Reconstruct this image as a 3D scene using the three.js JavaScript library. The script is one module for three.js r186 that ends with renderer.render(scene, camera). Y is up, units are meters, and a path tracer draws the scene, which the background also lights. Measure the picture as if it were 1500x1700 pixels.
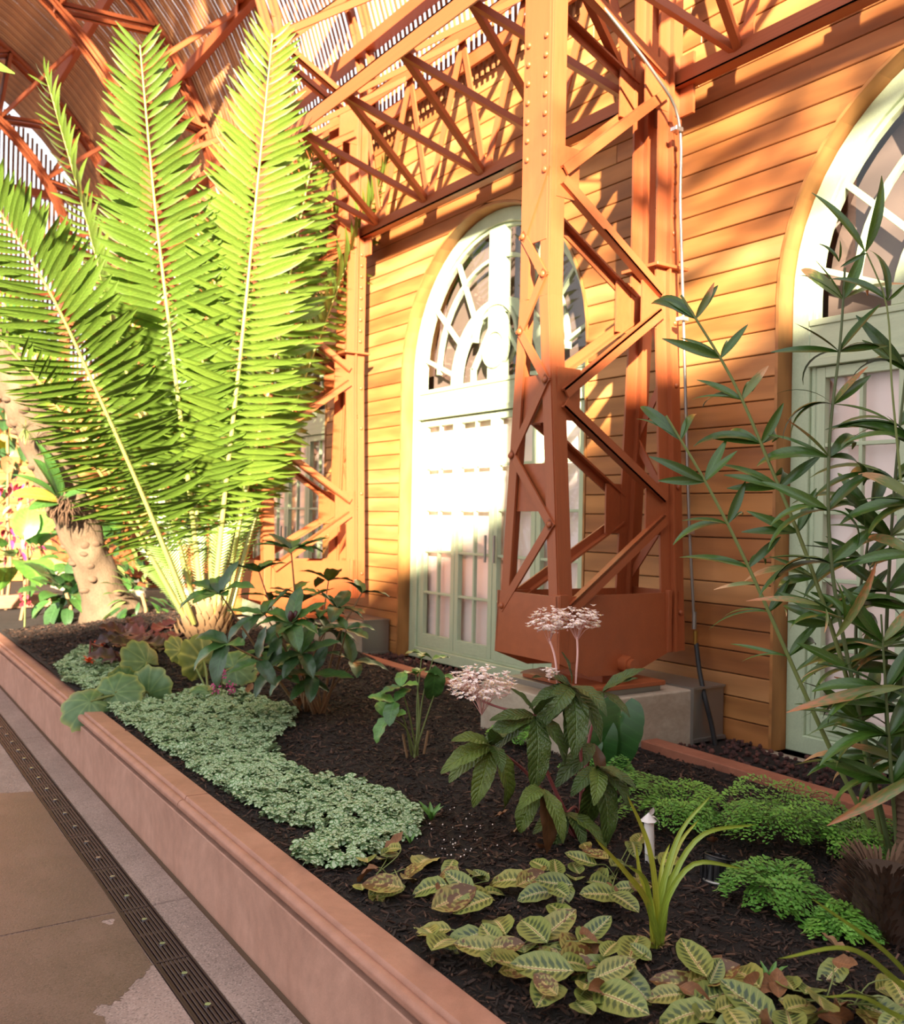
import * as THREE from 'three';
import { mergeGeometries, toCreasedNormals } from 'three/addons/utils/BufferGeometryUtils.js';
import { RoundedBoxGeometry } from 'three/addons/geometries/RoundedBoxGeometry.js';
import { ImprovedNoise } from 'three/addons/math/ImprovedNoise.js';

// ───────────────────────── camera, sky, sun, exposure
const scene = new THREE.Scene();
const EYE = 1.55, FOCAL = 1600, WIDE = 1500, HIGH = 1700;
const camera = new THREE.PerspectiveCamera(2 * Math.atan(HIGH / 2 / FOCAL) * 180 / Math.PI, WIDE / HIGH, 0.05, 200);
camera.rotation.order = 'YXZ';
camera.position.set(0, EYE, 0);
camera.rotation.set(0.31 * Math.PI / 180, -34.0 * Math.PI / 180, 1.1 * Math.PI / 180);
camera.updateMatrixWorld(true); camera.matrixWorldInverse.copy(camera.matrixWorld).invert();
camera.focus = 3.3; camera.userData.fStop = 4;
scene.add(camera);
scene.background = new THREE.Color(1.0, 1.02, 1.06).multiplyScalar(1.4);
const sun = new THREE.DirectionalLight(new THREE.Color(1.0, 0.84, 0.60), 30);
const SUN = new THREE.Vector3(0.58, -0.29, -0.81).normalize();
sun.target.position.set(3.5, 2, -6);
sun.position.copy(sun.target.position).addScaledVector(SUN, -30);
sun.castShadow = true; sun.shadow.mapSize.set(4096, 4096); sun.shadow.radius = 2.2;
Object.assign(sun.shadow.camera, { left: -14, right: 14, top: 12, bottom: -12, near: 1, far: 70 });
scene.add(sun, sun.target);
const renderer = new THREE.WebGLRenderer();
renderer.toneMapping = THREE.LinearToneMapping;
renderer.toneMappingExposure = 1.25;
renderer.shadowMap.enabled = true;

// ───────────────────────── helpers
let seed = 12345;
const rnd = () => { seed |= 0; seed = seed + 0x6D2B79F5 | 0; let t = Math.imul(seed ^ seed >>> 15, 1 | seed); t = t + Math.imul(t ^ t >>> 7, 61 | t) ^ t; return ((t ^ t >>> 14) >>> 0) / 4294967296; };
const rr = (a, b) => a + (b - a) * rnd();
const V = (x, y, z) => new THREE.Vector3(x, y, z);
const noise = new ImprovedNoise();
const names = new Map();
function numbered(n) { const k = names.get(n) ?? 0; names.set(n, k + 1); return k ? n + '_' + String(k).padStart(3, '0') : n; }
function mesh(name, geo, mat, parent) {
  const m = new THREE.Mesh(geo, mat); m.name = name; m.castShadow = m.receiveShadow = true;
  parent.add(m); return m;
}
function thing(name, label, category, pos = [0, 0, 0], group, kind) {
  const g = new THREE.Group(); g.name = numbered(name); g.position.set(...pos); scene.add(g);
  g.userData = { label, category }; if (group) g.userData.group = group; if (kind) g.userData.kind = kind;
  return g;
}
function single(name, geo, mat, label, category, group, kind) {
  const m = mesh(numbered(name), geo, mat, scene);
  m.userData = { label, category }; if (group) m.userData.group = group; if (kind) m.userData.kind = kind;
  return m;
}
function struct(name, label, category) { return thing(name, label, category, [0, 0, 0], undefined, 'structure'); }
function copyOf(o, label, z) {
  const c = o.clone(); c.name = numbered(o.name.replace(/_\d+$/, '')); c.userData = { ...o.userData, label }; c.position.z += z; scene.add(c); return c;
}
// the point of the place that a photograph pixel shows, on a plane x = k, y = k or z = k
function ray(px, py) { return V(px - WIDE / 2, -(py - HIGH / 2), -FOCAL).applyEuler(camera.rotation); }
function onAxis(px, py, axis, k) { const r = ray(px, py); return V(0, EYE, 0).addScaledVector(r, (k - (axis === 'y' ? EYE : 0)) / r[axis]); }
const onX = (px, py, k) => onAxis(px, py, 'x', k), onY = (px, py, k) => onAxis(px, py, 'y', k), onZ = (px, py, k) => onAxis(px, py, 'z', k);
const onDepth = (px, py, d) => V(0, EYE, 0).addScaledVector(ray(px, py), d / FOCAL);   // d metres in front of the lens plane
const depthOf = (p) => -p.clone().applyMatrix4(camera.matrixWorldInverse).z;
const SOIL = 0.33;
function box(w, h, d, x, y, z, r = 0) {
  const g = r ? new RoundedBoxGeometry(w, h, d, 1, r) : new THREE.BoxGeometry(w, h, d); g.translate(x, y, z); return r ? g : g;
}
function frameOf(dir, up) {           // basis with Z along dir, Y near up
  const z = dir.clone().normalize(); let x = new THREE.Vector3().crossVectors(up, z);
  if (x.lengthSq() < 1e-6) x = new THREE.Vector3().crossVectors(V(1, 0.01, 0), z);
  x.normalize(); const y = new THREE.Vector3().crossVectors(z, x);
  return new THREE.Matrix4().makeBasis(x, y, z);
}
function bar(a, b, w, h, up = V(0, 1, 0)) {   // a flat or square bar from a to b
  const d = b.clone().sub(a), g = new THREE.BoxGeometry(w, h, d.length());
  g.applyMatrix4(frameOf(d, up)); g.translate((a.x + b.x) / 2, (a.y + b.y) / 2, (a.z + b.z) / 2); return g;
}
function angle(a, b, s, up = V(0, 1, 0), t = 0.012, flip = 1) { // an L-section bar
  const d = b.clone().sub(a), L = d.length();
  const g1 = new THREE.BoxGeometry(s, t, L), g2 = new THREE.BoxGeometry(t, s, L);
  g1.translate(0, (s - t) / 2 * flip, 0); g2.translate((s - t) / 2, 0, 0);
  const g = mergeGeometries([g1, g2]); g.applyMatrix4(frameOf(d, up)); g.translate((a.x + b.x) / 2, (a.y + b.y) / 2, (a.z + b.z) / 2); return g;
}
function tube(pts, r, seg = 12, rad = 6, taper = 1) {
  const c = new THREE.CatmullRomCurve3(pts), g = new THREE.TubeGeometry(c, seg, r, rad, false);
  if (taper !== 1) {
    const p = g.attributes.position, ctr = V(0, 0, 0);
    for (let i = 0; i <= seg; i++) { c.getPointAt(i / seg, ctr); const k = 1 + (taper - 1) * i / seg;
      for (let j = 0; j <= rad; j++) { const q = i * (rad + 1) + j; p.setXYZ(q, ctr.x + (p.getX(q) - ctr.x) * k, ctr.y + (p.getY(q) - ctr.y) * k, ctr.z + (p.getZ(q) - ctr.z) * k); } }
    g.computeVertexNormals();
  }
  return g;
}
function plain(g) { const q = g.index ? g.toNonIndexed() : g; for (const k of Object.keys(q.attributes)) if (!['position', 'normal', 'uv'].includes(k)) q.deleteAttribute(k); return q; }
const join = (list) => mergeGeometries(list.map(plain));

// ───────────────────────── procedural textures
function tex(w, h, fn, srgb = true, repeat = true) {
  const d = new Uint8Array(w * h * 4);
  for (let y = 0; y < h; y++) for (let x = 0; x < w; x++) {
    const c = fn(x / w, y / h, x, y), i = (y * w + x) * 4;
    if (typeof c === 'number') { d[i] = d[i + 1] = d[i + 2] = Math.max(0, Math.min(255, c * 255)); d[i + 3] = 255; }
    else { for (let k = 0; k < 3; k++) d[i + k] = Math.max(0, Math.min(255, c[k] * 255)); d[i + 3] = c.length > 3 ? c[3] * 255 : 255; }
  }
  const t = new THREE.DataTexture(d, w, h); t.magFilter = THREE.LinearFilter; t.minFilter = THREE.LinearMipmapLinearFilter; t.generateMipmaps = true;
  if (repeat) t.wrapS = t.wrapT = THREE.RepeatWrapping; if (srgb) t.colorSpace = THREE.SRGBColorSpace; t.needsUpdate = true; return t;
}
// noise that repeats over the unit square
function tile(u, v, n, s = 0) {
  const a = u * 2 * Math.PI, b = v * 2 * Math.PI, k = n / (2 * Math.PI);
  return 0.5 * (noise.noise(Math.cos(a) * k + s, Math.sin(a) * k + 7.1, Math.cos(b) * k + s * 1.7) + noise.noise(Math.sin(b) * k + s + 31.3, Math.cos(a) * k + 3.3, Math.sin(a) * k + Math.cos(b) * k));
}
function fbm(u, v, n, s = 0, oct = 4) { let t = 0, a = 1; for (let o = 0; o < oct; o++) { t += a * tile(u, v, n * 2 ** o, s + o * 9.7); a *= 0.55; } return t; }
const hash = (x, y) => { const s = Math.sin(x * 127.1 + y * 311.7) * 43758.5453; return s - Math.floor(s); };
const mix = (a, b, t) => a.map((q, i) => q + (b[i] - q) * t);
const M = {};
const std = (o) => new THREE.MeshStandardMaterial(o);
{
  const grain = tex(512, 512, (u, v) => {       // grain along u
    const w = tile(u, v, 2, 3) * 0.06, f = Math.sin((v + w) * 2 * Math.PI * 9 + tile(u, v, 3, 11) * 7) * 0.5 + 0.5;
    const fine = tile(u * 0.25 + 0.1, v, 60, 21) * 0.35 + (hash(Math.floor(v * 512), Math.floor(u * 12)) - 0.5) * 0.07;
    const k = 0.84 + 0.14 * f + fine * 0.3 + tile(u, v, 4, 5) * 0.12; return [k, k * (0.97 + 0.03 * f), k * (0.92 + 0.06 * f)];
  });
  M.wood = ['#b67c49', '#ab703e', '#be8755', '#a36739', '#b67c46'].map((c) => std({ color: c, map: grain, roughness: 0.55, bumpMap: grain, bumpScale: 0.0006 }));
  M.woodTrim = std({ color: '#a87341', map: grain, roughness: 0.5 });
  const paint = tex(256, 256, (u, v) => 0.94 + fbm(u, v, 8, 2) * 0.06 + (hash(u * 256, v * 256) - 0.5) * 0.05);
  M.steel = std({ color: '#a55631', map: paint, roughness: 0.42, bumpMap: paint, bumpScale: 0.0008 });
  M.green = std({ color: '#b9c8a8', map: paint, roughness: 0.45 });
  const stone = tex(512, 512, (u, v, x, y) => { const a = fbm(u, v, 5, 4) * 0.10, b = fbm(u, v, 24, 8) * 0.07, c = (hash(x, y) - 0.5) * 0.05, k = 0.93 + a + b + c; return [k, k * (0.98 + a * 0.3), k * (0.97 + a * 0.5)]; });
  M.stone = std({ color: '#b88e7b', map: stone, roughness: 0.75, bumpMap: stone, bumpScale: 0.002 });
  M.coping = std({ color: '#ab7c68', map: stone, roughness: 0.62, bumpMap: stone, bumpScale: 0.0015 });
  M.brick = std({ color: '#9a6048', map: stone, roughness: 0.8, bumpMap: stone, bumpScale: 0.002 });
  M.concrete = std({ color: '#b3a593', map: stone, roughness: 0.85, bumpMap: stone, bumpScale: 0.003 });
  const aggr = tex(512, 512, (u, v, x, y) => { const s = hash(x >> 1, y >> 1), k = 0.88 + fbm(u, v, 6, 5) * 0.12 + (s > 0.86 ? 0.14 : s < 0.1 ? -0.16 : 0) + (hash(x, y) - 0.5) * 0.10; return [k, k * 0.985, k * 0.975]; });
  M.paveDry = std({ color: '#a08c84', map: aggr, roughness: 0.85, bumpMap: aggr, bumpScale: 0.002 });
  M.paveWet = std({ color: '#705953', map: aggr, roughness: 0.42, bumpMap: aggr, bumpScale: 0.001 });
  M.mortar = std({ color: '#5c4939', roughness: 0.95 });
  M.iron = std({ color: '#3d2b29', roughness: 0.5, metalness: 0.35 });
  M.ironDark = std({ color: '#171211', roughness: 0.9 });
  M.chrome = std({ color: '#c9ccd0', roughness: 0.25, metalness: 0.9 });
  M.galv = std({ color: '#97938e', roughness: 0.38, metalness: 0.75 });
  const soil = tex(512, 512, (u, v, x, y) => { const k = 0.75 + fbm(u, v, 16, 6) * 0.5 + (hash(x, y) - 0.5) * 0.5; return [k, k * 0.94, k * 0.9]; });
  M.soil = std({ color: '#241710', map: soil, roughness: 0.95, bumpMap: soil, bumpScale: 0.012 });
  M.lath = ['#a06c42', '#91603a', '#ab774c'].map((c) => std({ color: c, map: grain, roughness: 0.75 }));
  M.glass = new THREE.MeshPhysicalMaterial({ color: '#ffffff', transmission: 1, thickness: 0, roughness: 0.02, ior: 1.52 });
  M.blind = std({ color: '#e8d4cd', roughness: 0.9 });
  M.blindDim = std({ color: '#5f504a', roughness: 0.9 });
  M.inner = std({ color: '#e8d3ca', roughness: 0.85 });
  M.innerFloor = std({ color: '#a8917f', roughness: 0.6 });
  M.plaster = std({ color: '#c9a18d', roughness: 0.9 });
  M.rubber = std({ color: '#1c1c1e', roughness: 0.6 });
  M.brass = std({ color: '#a8833f', roughness: 0.35, metalness: 0.8 });
}
// ───────────────────────── path, drain, planter wall (laid along a line that closes on the wall by 1.4 degrees)
const LEAN = 0.0246;                                   // x gained for each metre away
const curbX = (z, off) => 1.256 + off - z * LEAN;     // off = distance from the foot of the planter wall
function strip(off0, off1, z0, z1, y0, y1, bevel = 0) {  // a block following that line, z0 near, z1 far
  const s = new THREE.Shape();
  s.moveTo(curbX(z0, off0), -z0); s.lineTo(curbX(z0, off1), -z0); s.lineTo(curbX(z1, off1), -z1); s.lineTo(curbX(z1, off0), -z1); s.closePath();
  const g = new THREE.ExtrudeGeometry(s, { depth: y1 - y0 - 2 * bevel, bevelEnabled: bevel > 0, bevelSize: bevel * 0.9, bevelOffset: -bevel * 0.9, bevelThickness: bevel, bevelSegments: 1 });
  g.rotateX(-Math.PI / 2); g.translate(0, y0 + bevel, 0);
  const p = g.attributes.position, n = g.attributes.normal, uv = g.attributes.uv;
  for (let i = 0; i < p.count; i++) { const x = p.getX(i), y = p.getY(i), z = p.getZ(i); Math.abs(n.getY(i)) > 0.5 ? uv.setXY(i, x * 0.8, z * 0.8) : Math.abs(n.getX(i)) > 0.5 ? uv.setXY(i, z * 0.8, y * 0.8) : uv.setXY(i, x * 0.8, y * 0.8); }
  return g;
}
{
  const floor = struct('floor', 'brown concrete garden path beside the planter wall', 'path');
  mesh('base', new THREE.BoxGeometry(40, 0.1, 60).translate(-14, -0.18, -12), M.mortar, floor);
  const JOINTS = [4, -0.6, -3.8, -7.0, -10.2, -13.4, -16.6, -20];
  for (let i = 0; i < JOINTS.length - 1; i++) {
    const a = JOINTS[i] - 0.004, b = JOINTS[i + 1] + 0.004;
    // dry band between drain and planter wall
    mesh('slab', strip(-0.176, -0.026, a, b, -0.1, 0, 0.004), M.paveDry, floor);
    mesh('slab', strip(-3.0, -0.307, a, b, -0.1, 0, 0.004), M.paveDry, floor);
    mesh('slab', strip(-9.0, -3.008, a, b, -0.1, 0, 0.004), M.paveDry, floor);
  }
  // the wet film left by watering: an uneven outline on the slabs left of the drain
  const wet = new THREE.Shape(), W = [];
  const near = [[252, 1602], [240, 1618], [215, 1636], [203, 1655], [185, 1668], [163, 1668], [152, 1680], [172, 1690], [180, 1712]];
  for (const [x, y] of near) { const p = onY(x, y, 0); W.push([p.x, -p.z]); }
  const pA = onY(-260, 1712, 0), pB = onY(-260, 1340, 0); W.push([pA.x, -pA.z], [pB.x, -pB.z]);
  for (const [x, y] of [[-60, 1322], [0, 1317], [26, 1316], [55, 1314]]) { const p = onY(x, y, 0); W.push([p.x, -p.z]); }
  W.push([curbX(-4.75, -0.31), 4.75], [curbX(-3.3, -0.31), 3.3]);
  const pts = [];
  W.forEach((p, i) => { const q = W[(i + 1) % W.length]; for (let k = 0; k < 6; k++) { const t = k / 6, x = p[0] + (q[0] - p[0]) * t, y = p[1] + (q[1] - p[1]) * t, e = i < 7 ? 0.012 : 0.004; pts.push([x + rr(-e, e), y + rr(-e, e)]); } });
  pts.forEach(([x, y], i) => i ? wet.lineTo(x, y) : wet.moveTo(x, y));
  const dry = new THREE.Path(), dc = onY(187, 1529, 0);
  for (let k = 0; k <= 14; k++) { const a = -k / 14 * 2 * Math.PI, r = 0.022 + 0.006 * Math.sin(a * 3); k ? dry.lineTo(dc.x - 0.014 + Math.cos(a) * r, -dc.z + Math.sin(a) * r * 1.2) : dry.moveTo(dc.x - 0.014 + r, -dc.z); }
  wet.holes.push(dry);
  const slit = new THREE.Path(); slit.moveTo(pB.x + 0.15, 3.795); slit.lineTo(pB.x + 0.15, 3.805); slit.lineTo(curbX(-3.8, -0.318), 3.805); slit.lineTo(curbX(-3.8, -0.318), 3.795); slit.closePath(); wet.holes.push(slit);
  const wg = new THREE.ExtrudeGeometry(wet, { depth: 0.0006, bevelEnabled: false }); wg.rotateX(-Math.PI / 2); wg.translate(0, 0.0003, 0);
  const f = mesh('wet_patch', wg, M.paveWet, floor); f.userData.label = 'dark wet film of water on the slabs';
}
{
  // the slot drain: six bars between solid edges, in castings 0.5 m long with a chrome bolt each half
  const drain = thing('trench_drain', 'dark brown cast iron slotted drain grate set along the path', 'drain grate');
  mesh('channel', strip(-0.307, -0.177, 4, -20, -0.12, -0.028), M.ironDark, drain);
  mesh('rim', strip(-0.3065, -0.3005, 4, -20, -0.03, 0.002), M.iron, drain); mesh('rim', strip(-0.1835, -0.1775, 4, -20, -0.03, 0.002), M.iron, drain);
  let k = 0;
  for (let z = -1.3; z > -12; z -= 0.5) {
    const a = z - 0.003, b = z - 0.497, parts = [];
    for (let i = 0; i < 8; i++) { const o = -0.299 + i * 0.0146; parts.push(strip(o, o + 0.0098, a, b, -0.03, -0.001, 0.0015)); }
    for (const q of [0, 0.24, 0.47]) parts.push(strip(-0.299, -0.185, a - q, a - q - 0.022, -0.03, -0.004));
    const gr = mesh('grate', join(parts), M.iron, drain);
    for (const q of [0.13, 0.37]) {
      const bolt = mesh('bolt', new THREE.CylinderGeometry(0.010, 0.010, 0.008, 12).translate(curbX(a - q, -0.240), 0.001, a - q), M.chrome, gr);
      mesh('bolt_plate', new THREE.BoxGeometry(0.028, 0.006, 0.02).translate(curbX(a - q, -0.240), -0.004, a - q), M.iron, gr);
    }
  }
}
{
  const pw = struct('planter_wall', 'low pinkish rendered planter wall with rounded coping', 'planter wall');
  mesh('footing_joint', strip(-0.028, 0.02, 4, -20, -0.1, -0.010), M.mortar, pw);
  mesh('wall_face', strip(0, 0.11, 4, -20, -0.1, 0.262, 0.004), M.stone, pw);
  mesh('mortar_bed', strip(0.028, 0.105, 4, -20, 0.256, 0.290), M.mortar, pw);
  // coping stones: half-round nose and flat top
  const prof = new THREE.Shape(), B = 0.284, T = B + 0.056, r = 0.0215;
  prof.moveTo(0.05, B); prof.lineTo(0.010, B);
  for (let i = 0; i <= 10; i++) { const q = -Math.PI / 2 - i / 10 * Math.PI * 1.08; prof.lineTo(0.010 + Math.cos(q) * r, B + r + Math.sin(q) * r); }
  prof.lineTo(0.021, B + 0.040); prof.lineTo(0.024, T - 0.004); prof.lineTo(0.028, T); prof.lineTo(0.122, T - 0.002); prof.lineTo(0.126, T - 0.008); prof.lineTo(0.126, B); prof.closePath();
  const cuts = [3, 0.8, -1.35, -4.03, -6.9, -9.6, -12.3, -15, -18];
  for (let i = 0; i < cuts.length - 1; i++) {
    const L = cuts[i] - cuts[i + 1] - 0.006, g = new THREE.ExtrudeGeometry(prof, { depth: L, bevelEnabled: false, curveSegments: 8 });
    const p = g.attributes.position, uv = g.attributes.uv;
    for (let j = 0; j < p.count; j++) { const z = cuts[i] - 0.003 - p.getZ(j); const nx = curbX(z, p.getX(j)); uv.setXY(j, nx * 0.9 + p.getY(j), z * 0.9); p.setX(j, nx); p.setZ(j, z); }
    const ix = g.index; // mirrored in z: turn the faces round
    const arr = g.attributes.position.array, ua = uv.array;
    for (let j = 0; j < p.count; j += 3) for (const [A, n] of [[arr, 3], [ua, 2]]) for (let q = 0; q < n; q++) { const t = A[(j + 1) * n + q]; A[(j + 1) * n + q] = A[(j + 2) * n + q]; A[(j + 2) * n + q] = t; }
    g.computeVertexNormals();
    mesh('coping_stone', toCreasedNormals(g, 0.7), M.coping, pw);
  }
}
// ───────────────────────── bed: soil, bark chips, edging, lava gravel
const moundAt = (x, z) => {
  let h = SOIL + noise.noise(x * 1.3, z * 1.3, 2.2) * 0.018 + noise.noise(x * 5, z * 5, 4.2) * 0.008;
  h += 0.30 * Math.exp(-((x - 2.85) ** 2 / 0.9 + (z + 8.1) ** 2 / 2.4)) + 0.14 * Math.exp(-((x - 3.2) ** 2 / 1.2 + (z + 10.5) ** 2 / 2.5));
  return h;
};
const EDGE = (z) => 3.735 - (z + 2.35) * 0.040;        // near face of the brick edging
{
  const bed = struct('planting_bed', 'dark brown soil of the raised planting bed', 'soil');
  const nx = 60, nz = 260, pos = [], uv = [], idx = [];
  for (let j = 0; j <= nz; j++) for (let i = 0; i <= nx; i++) {
    const z = 2 - j / nz * 20, x0 = curbX(z, 0.10), x1 = z < -12.5 ? 4.5 : EDGE(z) + 0.03, x = x0 + (x1 - x0) * i / nx;
    pos.push(x, moundAt(x, z) - 0.004, z); uv.push(x * 1.6, z * 1.6);
  }
  for (let j = 0; j < nz; j++) for (let i = 0; i < nx; i++) { const a = j * (nx + 1) + i, b = a + 1, c = a + nx + 1, d = c + 1; idx.push(a, b, c, b, d, c); }
  const g = new THREE.BufferGeometry(); g.setAttribute('position', new THREE.Float32BufferAttribute(pos, 3)); g.setAttribute('uv', new THREE.Float32BufferAttribute(uv, 2)); g.setIndex(idx); g.computeVertexNormals();
  mesh('topsoil', g, M.soil, bed);
  // bark chips
  const chip = new THREE.BoxGeometry(1, 0.22, 0.34); { const p = chip.attributes.position; for (let i = 0; i < p.count; i++) { p.setX(i, p.getX(i) * (0.8 + 0.4 * hash(i, 2))); p.setY(i, p.getY(i) + 0.1 * Math.cos(p.getX(i) * 3)); } chip.computeVertexNormals(); }
  const N = 75000, inst = new THREE.InstancedMesh(chip, std({ color: '#ffffff', roughness: 0.8 }), N);
  const o = new THREE.Object3D(), c = new THREE.Color(), tones = ['#21140e', '#2e1d14', '#170e0a', '#3b261b', '#402b20', '#26180f', '#1c110c', '#5c4133'];
  for (let i = 0; i < N; i++) {
    const t = rnd() ** 1.7, z = -0.7 - t * 9.5, x = rr(curbX(z, 0.13), EDGE(z) - 0.02), L = (0.005 + 0.016 * rnd() ** 2.6) * (1 + t * 0.7);
    o.position.set(x, moundAt(x, z) + L * 0.12, z); o.rotation.set(rr(-0.5, 0.5), rr(0, 6.3), rr(-0.45, 0.45)); o.scale.set(L * 1.5, L * rr(0.6, 1.2), L * rr(0.6, 1.3)); o.updateMatrix(); inst.setMatrixAt(i, o.matrix);
    inst.setColorAt(i, c.set(tones[Math.floor(rnd() ** 1.35 * tones.length)]));
  }
  inst.name = 'bark_mulch'; inst.castShadow = inst.receiveShadow = true; inst.userData = { label: 'shredded dark bark mulch covering the planting bed', category: 'mulch', kind: 'stuff' }; scene.add(inst);

  const edge = thing('bed_edging', 'terracotta coloured edging kerb behind the ferns along the building', 'edging');
  const run = (z0, z1) => { const s = new THREE.Shape(); s.moveTo(EDGE(z0), -z0); s.lineTo(EDGE(z0) + 0.105, -z0); s.lineTo(EDGE(z1) + 0.105, -z1); s.lineTo(EDGE(z1), -z1); s.closePath(); const e = new THREE.ExtrudeGeometry(s, { depth: 0.20, bevelEnabled: true, bevelSize: 0.006, bevelThickness: 0.006, bevelSegments: 2 }); e.rotateX(-Math.PI / 2); e.translate(0, 0.158, 0); return e; };
  for (const [a, b] of [[1, -1.2], [-1.206, -3.0], [-3.006, -3.735], [-4.60, -6.0], [-6.006, -7.5], [-8.5, -10.5], [-10.506, -11.5]]) mesh('edging_kerb', run(a, b), M.brick, edge);
  // lava stones between edging and building
  const rock = new THREE.IcosahedronGeometry(1, 0), n2 = 2600, ri = new THREE.InstancedMesh(rock, std({ color: '#ffffff', roughness: 0.95 }), n2);
  const rt = ['#3a211d', '#4d2c26', '#2a1a18', '#5a362e', '#442a28'];
  for (let i = 0; i < n2; i++) { const z = rr(-0.6, -9), x = rr(EDGE(z) + 0.12, 4.5), s = rr(0.009, 0.02); o.position.set(x, 0.285 + rr(0, 0.02), z); o.rotation.set(rr(0, 6), rr(0, 6), rr(0, 6)); o.scale.set(s, s * rr(0.6, 1), s * rr(0.7, 1.2)); o.updateMatrix(); ri.setMatrixAt(i, o.matrix); ri.setColorAt(i, c.set(rt[i % 5])); }
  ri.name = 'lava_gravel'; ri.castShadow = ri.receiveShadow = true; ri.userData = { label: 'dark red lava gravel strip between edging kerb and building', category: 'gravel', kind: 'stuff' }; scene.add(ri);
  mesh('gravel_bed', new THREE.BoxGeometry(1.4, 0.1, 20).translate(4.45, 0.235, -8), M.soil, bed);
}
// ───────────────────────── building front: boards, arched doors.  Local frame: X = distance along the wall (−z), Y = up, Z = into the wall
const WALLX = 4.48, TOPY = 5.25, BASEY = 0.285, JAMB = 0.115;
const DOORS = [{ c: 2.2, n: 1 }, { c: 6.25, n: 2 }, { c: 10.25, n: 3 }, { c: 14.25, n: 4 }], HALF = 1.25, SPRING = 2.80;
function archPath(P, c, a, y0, spring, cw = false, n = 28) {
  const pts = [[c - a, y0], [c - a, spring]];
  for (let i = 1; i < n; i++) { const t = Math.PI - i / n * Math.PI; pts.push([c + Math.cos(t) * a, spring + Math.sin(t) * a]); }
  pts.push([c + a, spring], [c + a, y0]); if (cw) pts.reverse();
  pts.forEach(([x, y], i) => i ? P.lineTo(x, y) : P.moveTo(x, y)); P.closePath(); return P;
}
function uvMetres(g, s = 1, ox = 0, oy = 0) {
  const p = g.attributes.position, n = g.attributes.normal, uv = g.attributes.uv;
  for (let i = 0; i < p.count; i++) { const ax = Math.abs(n.getX(i)), ay = Math.abs(n.getY(i)), az = Math.abs(n.getZ(i));
    if (az >= ax && az >= ay) uv.setXY(i, p.getX(i) * s + ox, p.getY(i) * s + oy); else if (ay >= ax) uv.setXY(i, p.getX(i) * s + ox, p.getZ(i) * s + oy); else uv.setXY(i, p.getY(i) * s + ox, p.getZ(i) * s + oy); }
  return g;
}
function wallGroup(name, label, category) { const g = struct(name, label, category); g.rotation.y = Math.PI / 2; g.position.set(WALLX, 0, 0); return g; }
{
  const wall = wallGroup('wall_right', 'building wall of horizontal cedar boards', 'wall');
  const body = new THREE.Shape(); body.moveTo(-3, 0.1); body.lineTo(18, 0.1); body.lineTo(18, TOPY); body.lineTo(-3, TOPY); body.closePath();
  for (const d of DOORS) body.holes.push(archPath(new THREE.Path(), d.c, HALF, BASEY, SPRING, true));
  const bg = new THREE.ExtrudeGeometry(body, { depth: 0.14, bevelEnabled: false }); bg.translate(0, 0, 0.022);
  mesh('sheathing', bg, M.mortar, wall);
  const H = 0.1305;
  const halfAt = (y) => y <= SPRING ? HALF : y >= SPRING + HALF ? 0 : Math.sqrt(HALF * HALF - (y - SPRING) ** 2);
  for (let y0 = BASEY, row = 0; y0 < TOPY - 0.02; y0 += H, row++) {
    const ya = y0 + 0.003, yb = y0 + H - 0.003, spans = [];
    let left = [-3, null];
    for (const d of DOORS) { if (ya < SPRING + HALF) { spans.push([left, [null, d, -1]]); left = [null, d, 1]; } }
    spans.push([left, [17, null]]);
    for (const [L, Rr] of spans) {
      const ends = (e) => { const out = []; for (let k = 0; k <= 5; k++) { const y = ya + (yb - ya) * k / 5; out.push([e[1] ? e[1].c + e[2] * halfAt(y) : e[0], y]); } return out; };
      const le = ends(L), re = ends(Rr), lo = Math.max(...le.map((p) => p[0])), hi = Math.min(...re.map((p) => p[0]));
      const cuts = []; if (hi - lo > 2.6) for (let q = lo + rr(1.2, 2.4); q < hi - 0.5; q += rr(2.2, 3.6)) cuts.push(q);
      let cur = le;
      for (const q of [...cuts, null]) {
        const end = q === null ? re : [[q - 0.0015, ya], [q - 0.0015, yb]];
        const s = new THREE.Shape(), poly = [...cur.slice().reverse(), ...end];
        poly.forEach(([x, y], i) => i ? s.lineTo(x, y) : s.moveTo(x, y)); s.closePath();
        const g = new THREE.ExtrudeGeometry(s, { depth: 0.016, bevelEnabled: true, bevelSize: 0.004, bevelOffset: -0.004, bevelThickness: 0.004, bevelSegments: 1, curveSegments: 1 });
        g.translate(0, 0, 0.004); uvMetres(g, 0.55, rnd(), rnd()); const uv = g.attributes.uv; for (let i = 0; i < uv.count; i++) uv.setX(i, uv.getX(i) * 0.55);
        mesh('board', g, M.wood[Math.floor(rnd() * 5)], wall);
        if (q !== null) cur = [[q + 0.0015, ya], [q + 0.0015, yb]];
      }
    }
  }
  // metal drip flashing at the foot of each stretch of boards
  let s0 = -3; for (const d of [...DOORS, { c: 20 }]) { const s1 = Math.min(d.c - HALF, 17); if (s1 > s0) mesh('drip_flashing', new THREE.BoxGeometry(s1 - s0, 0.012, 0.07).rotateX(-0.35).translate((s0 + s1) / 2, BASEY - 0.008, -0.005), M.galv, wall); s0 = d.c + HALF; }
}
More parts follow.
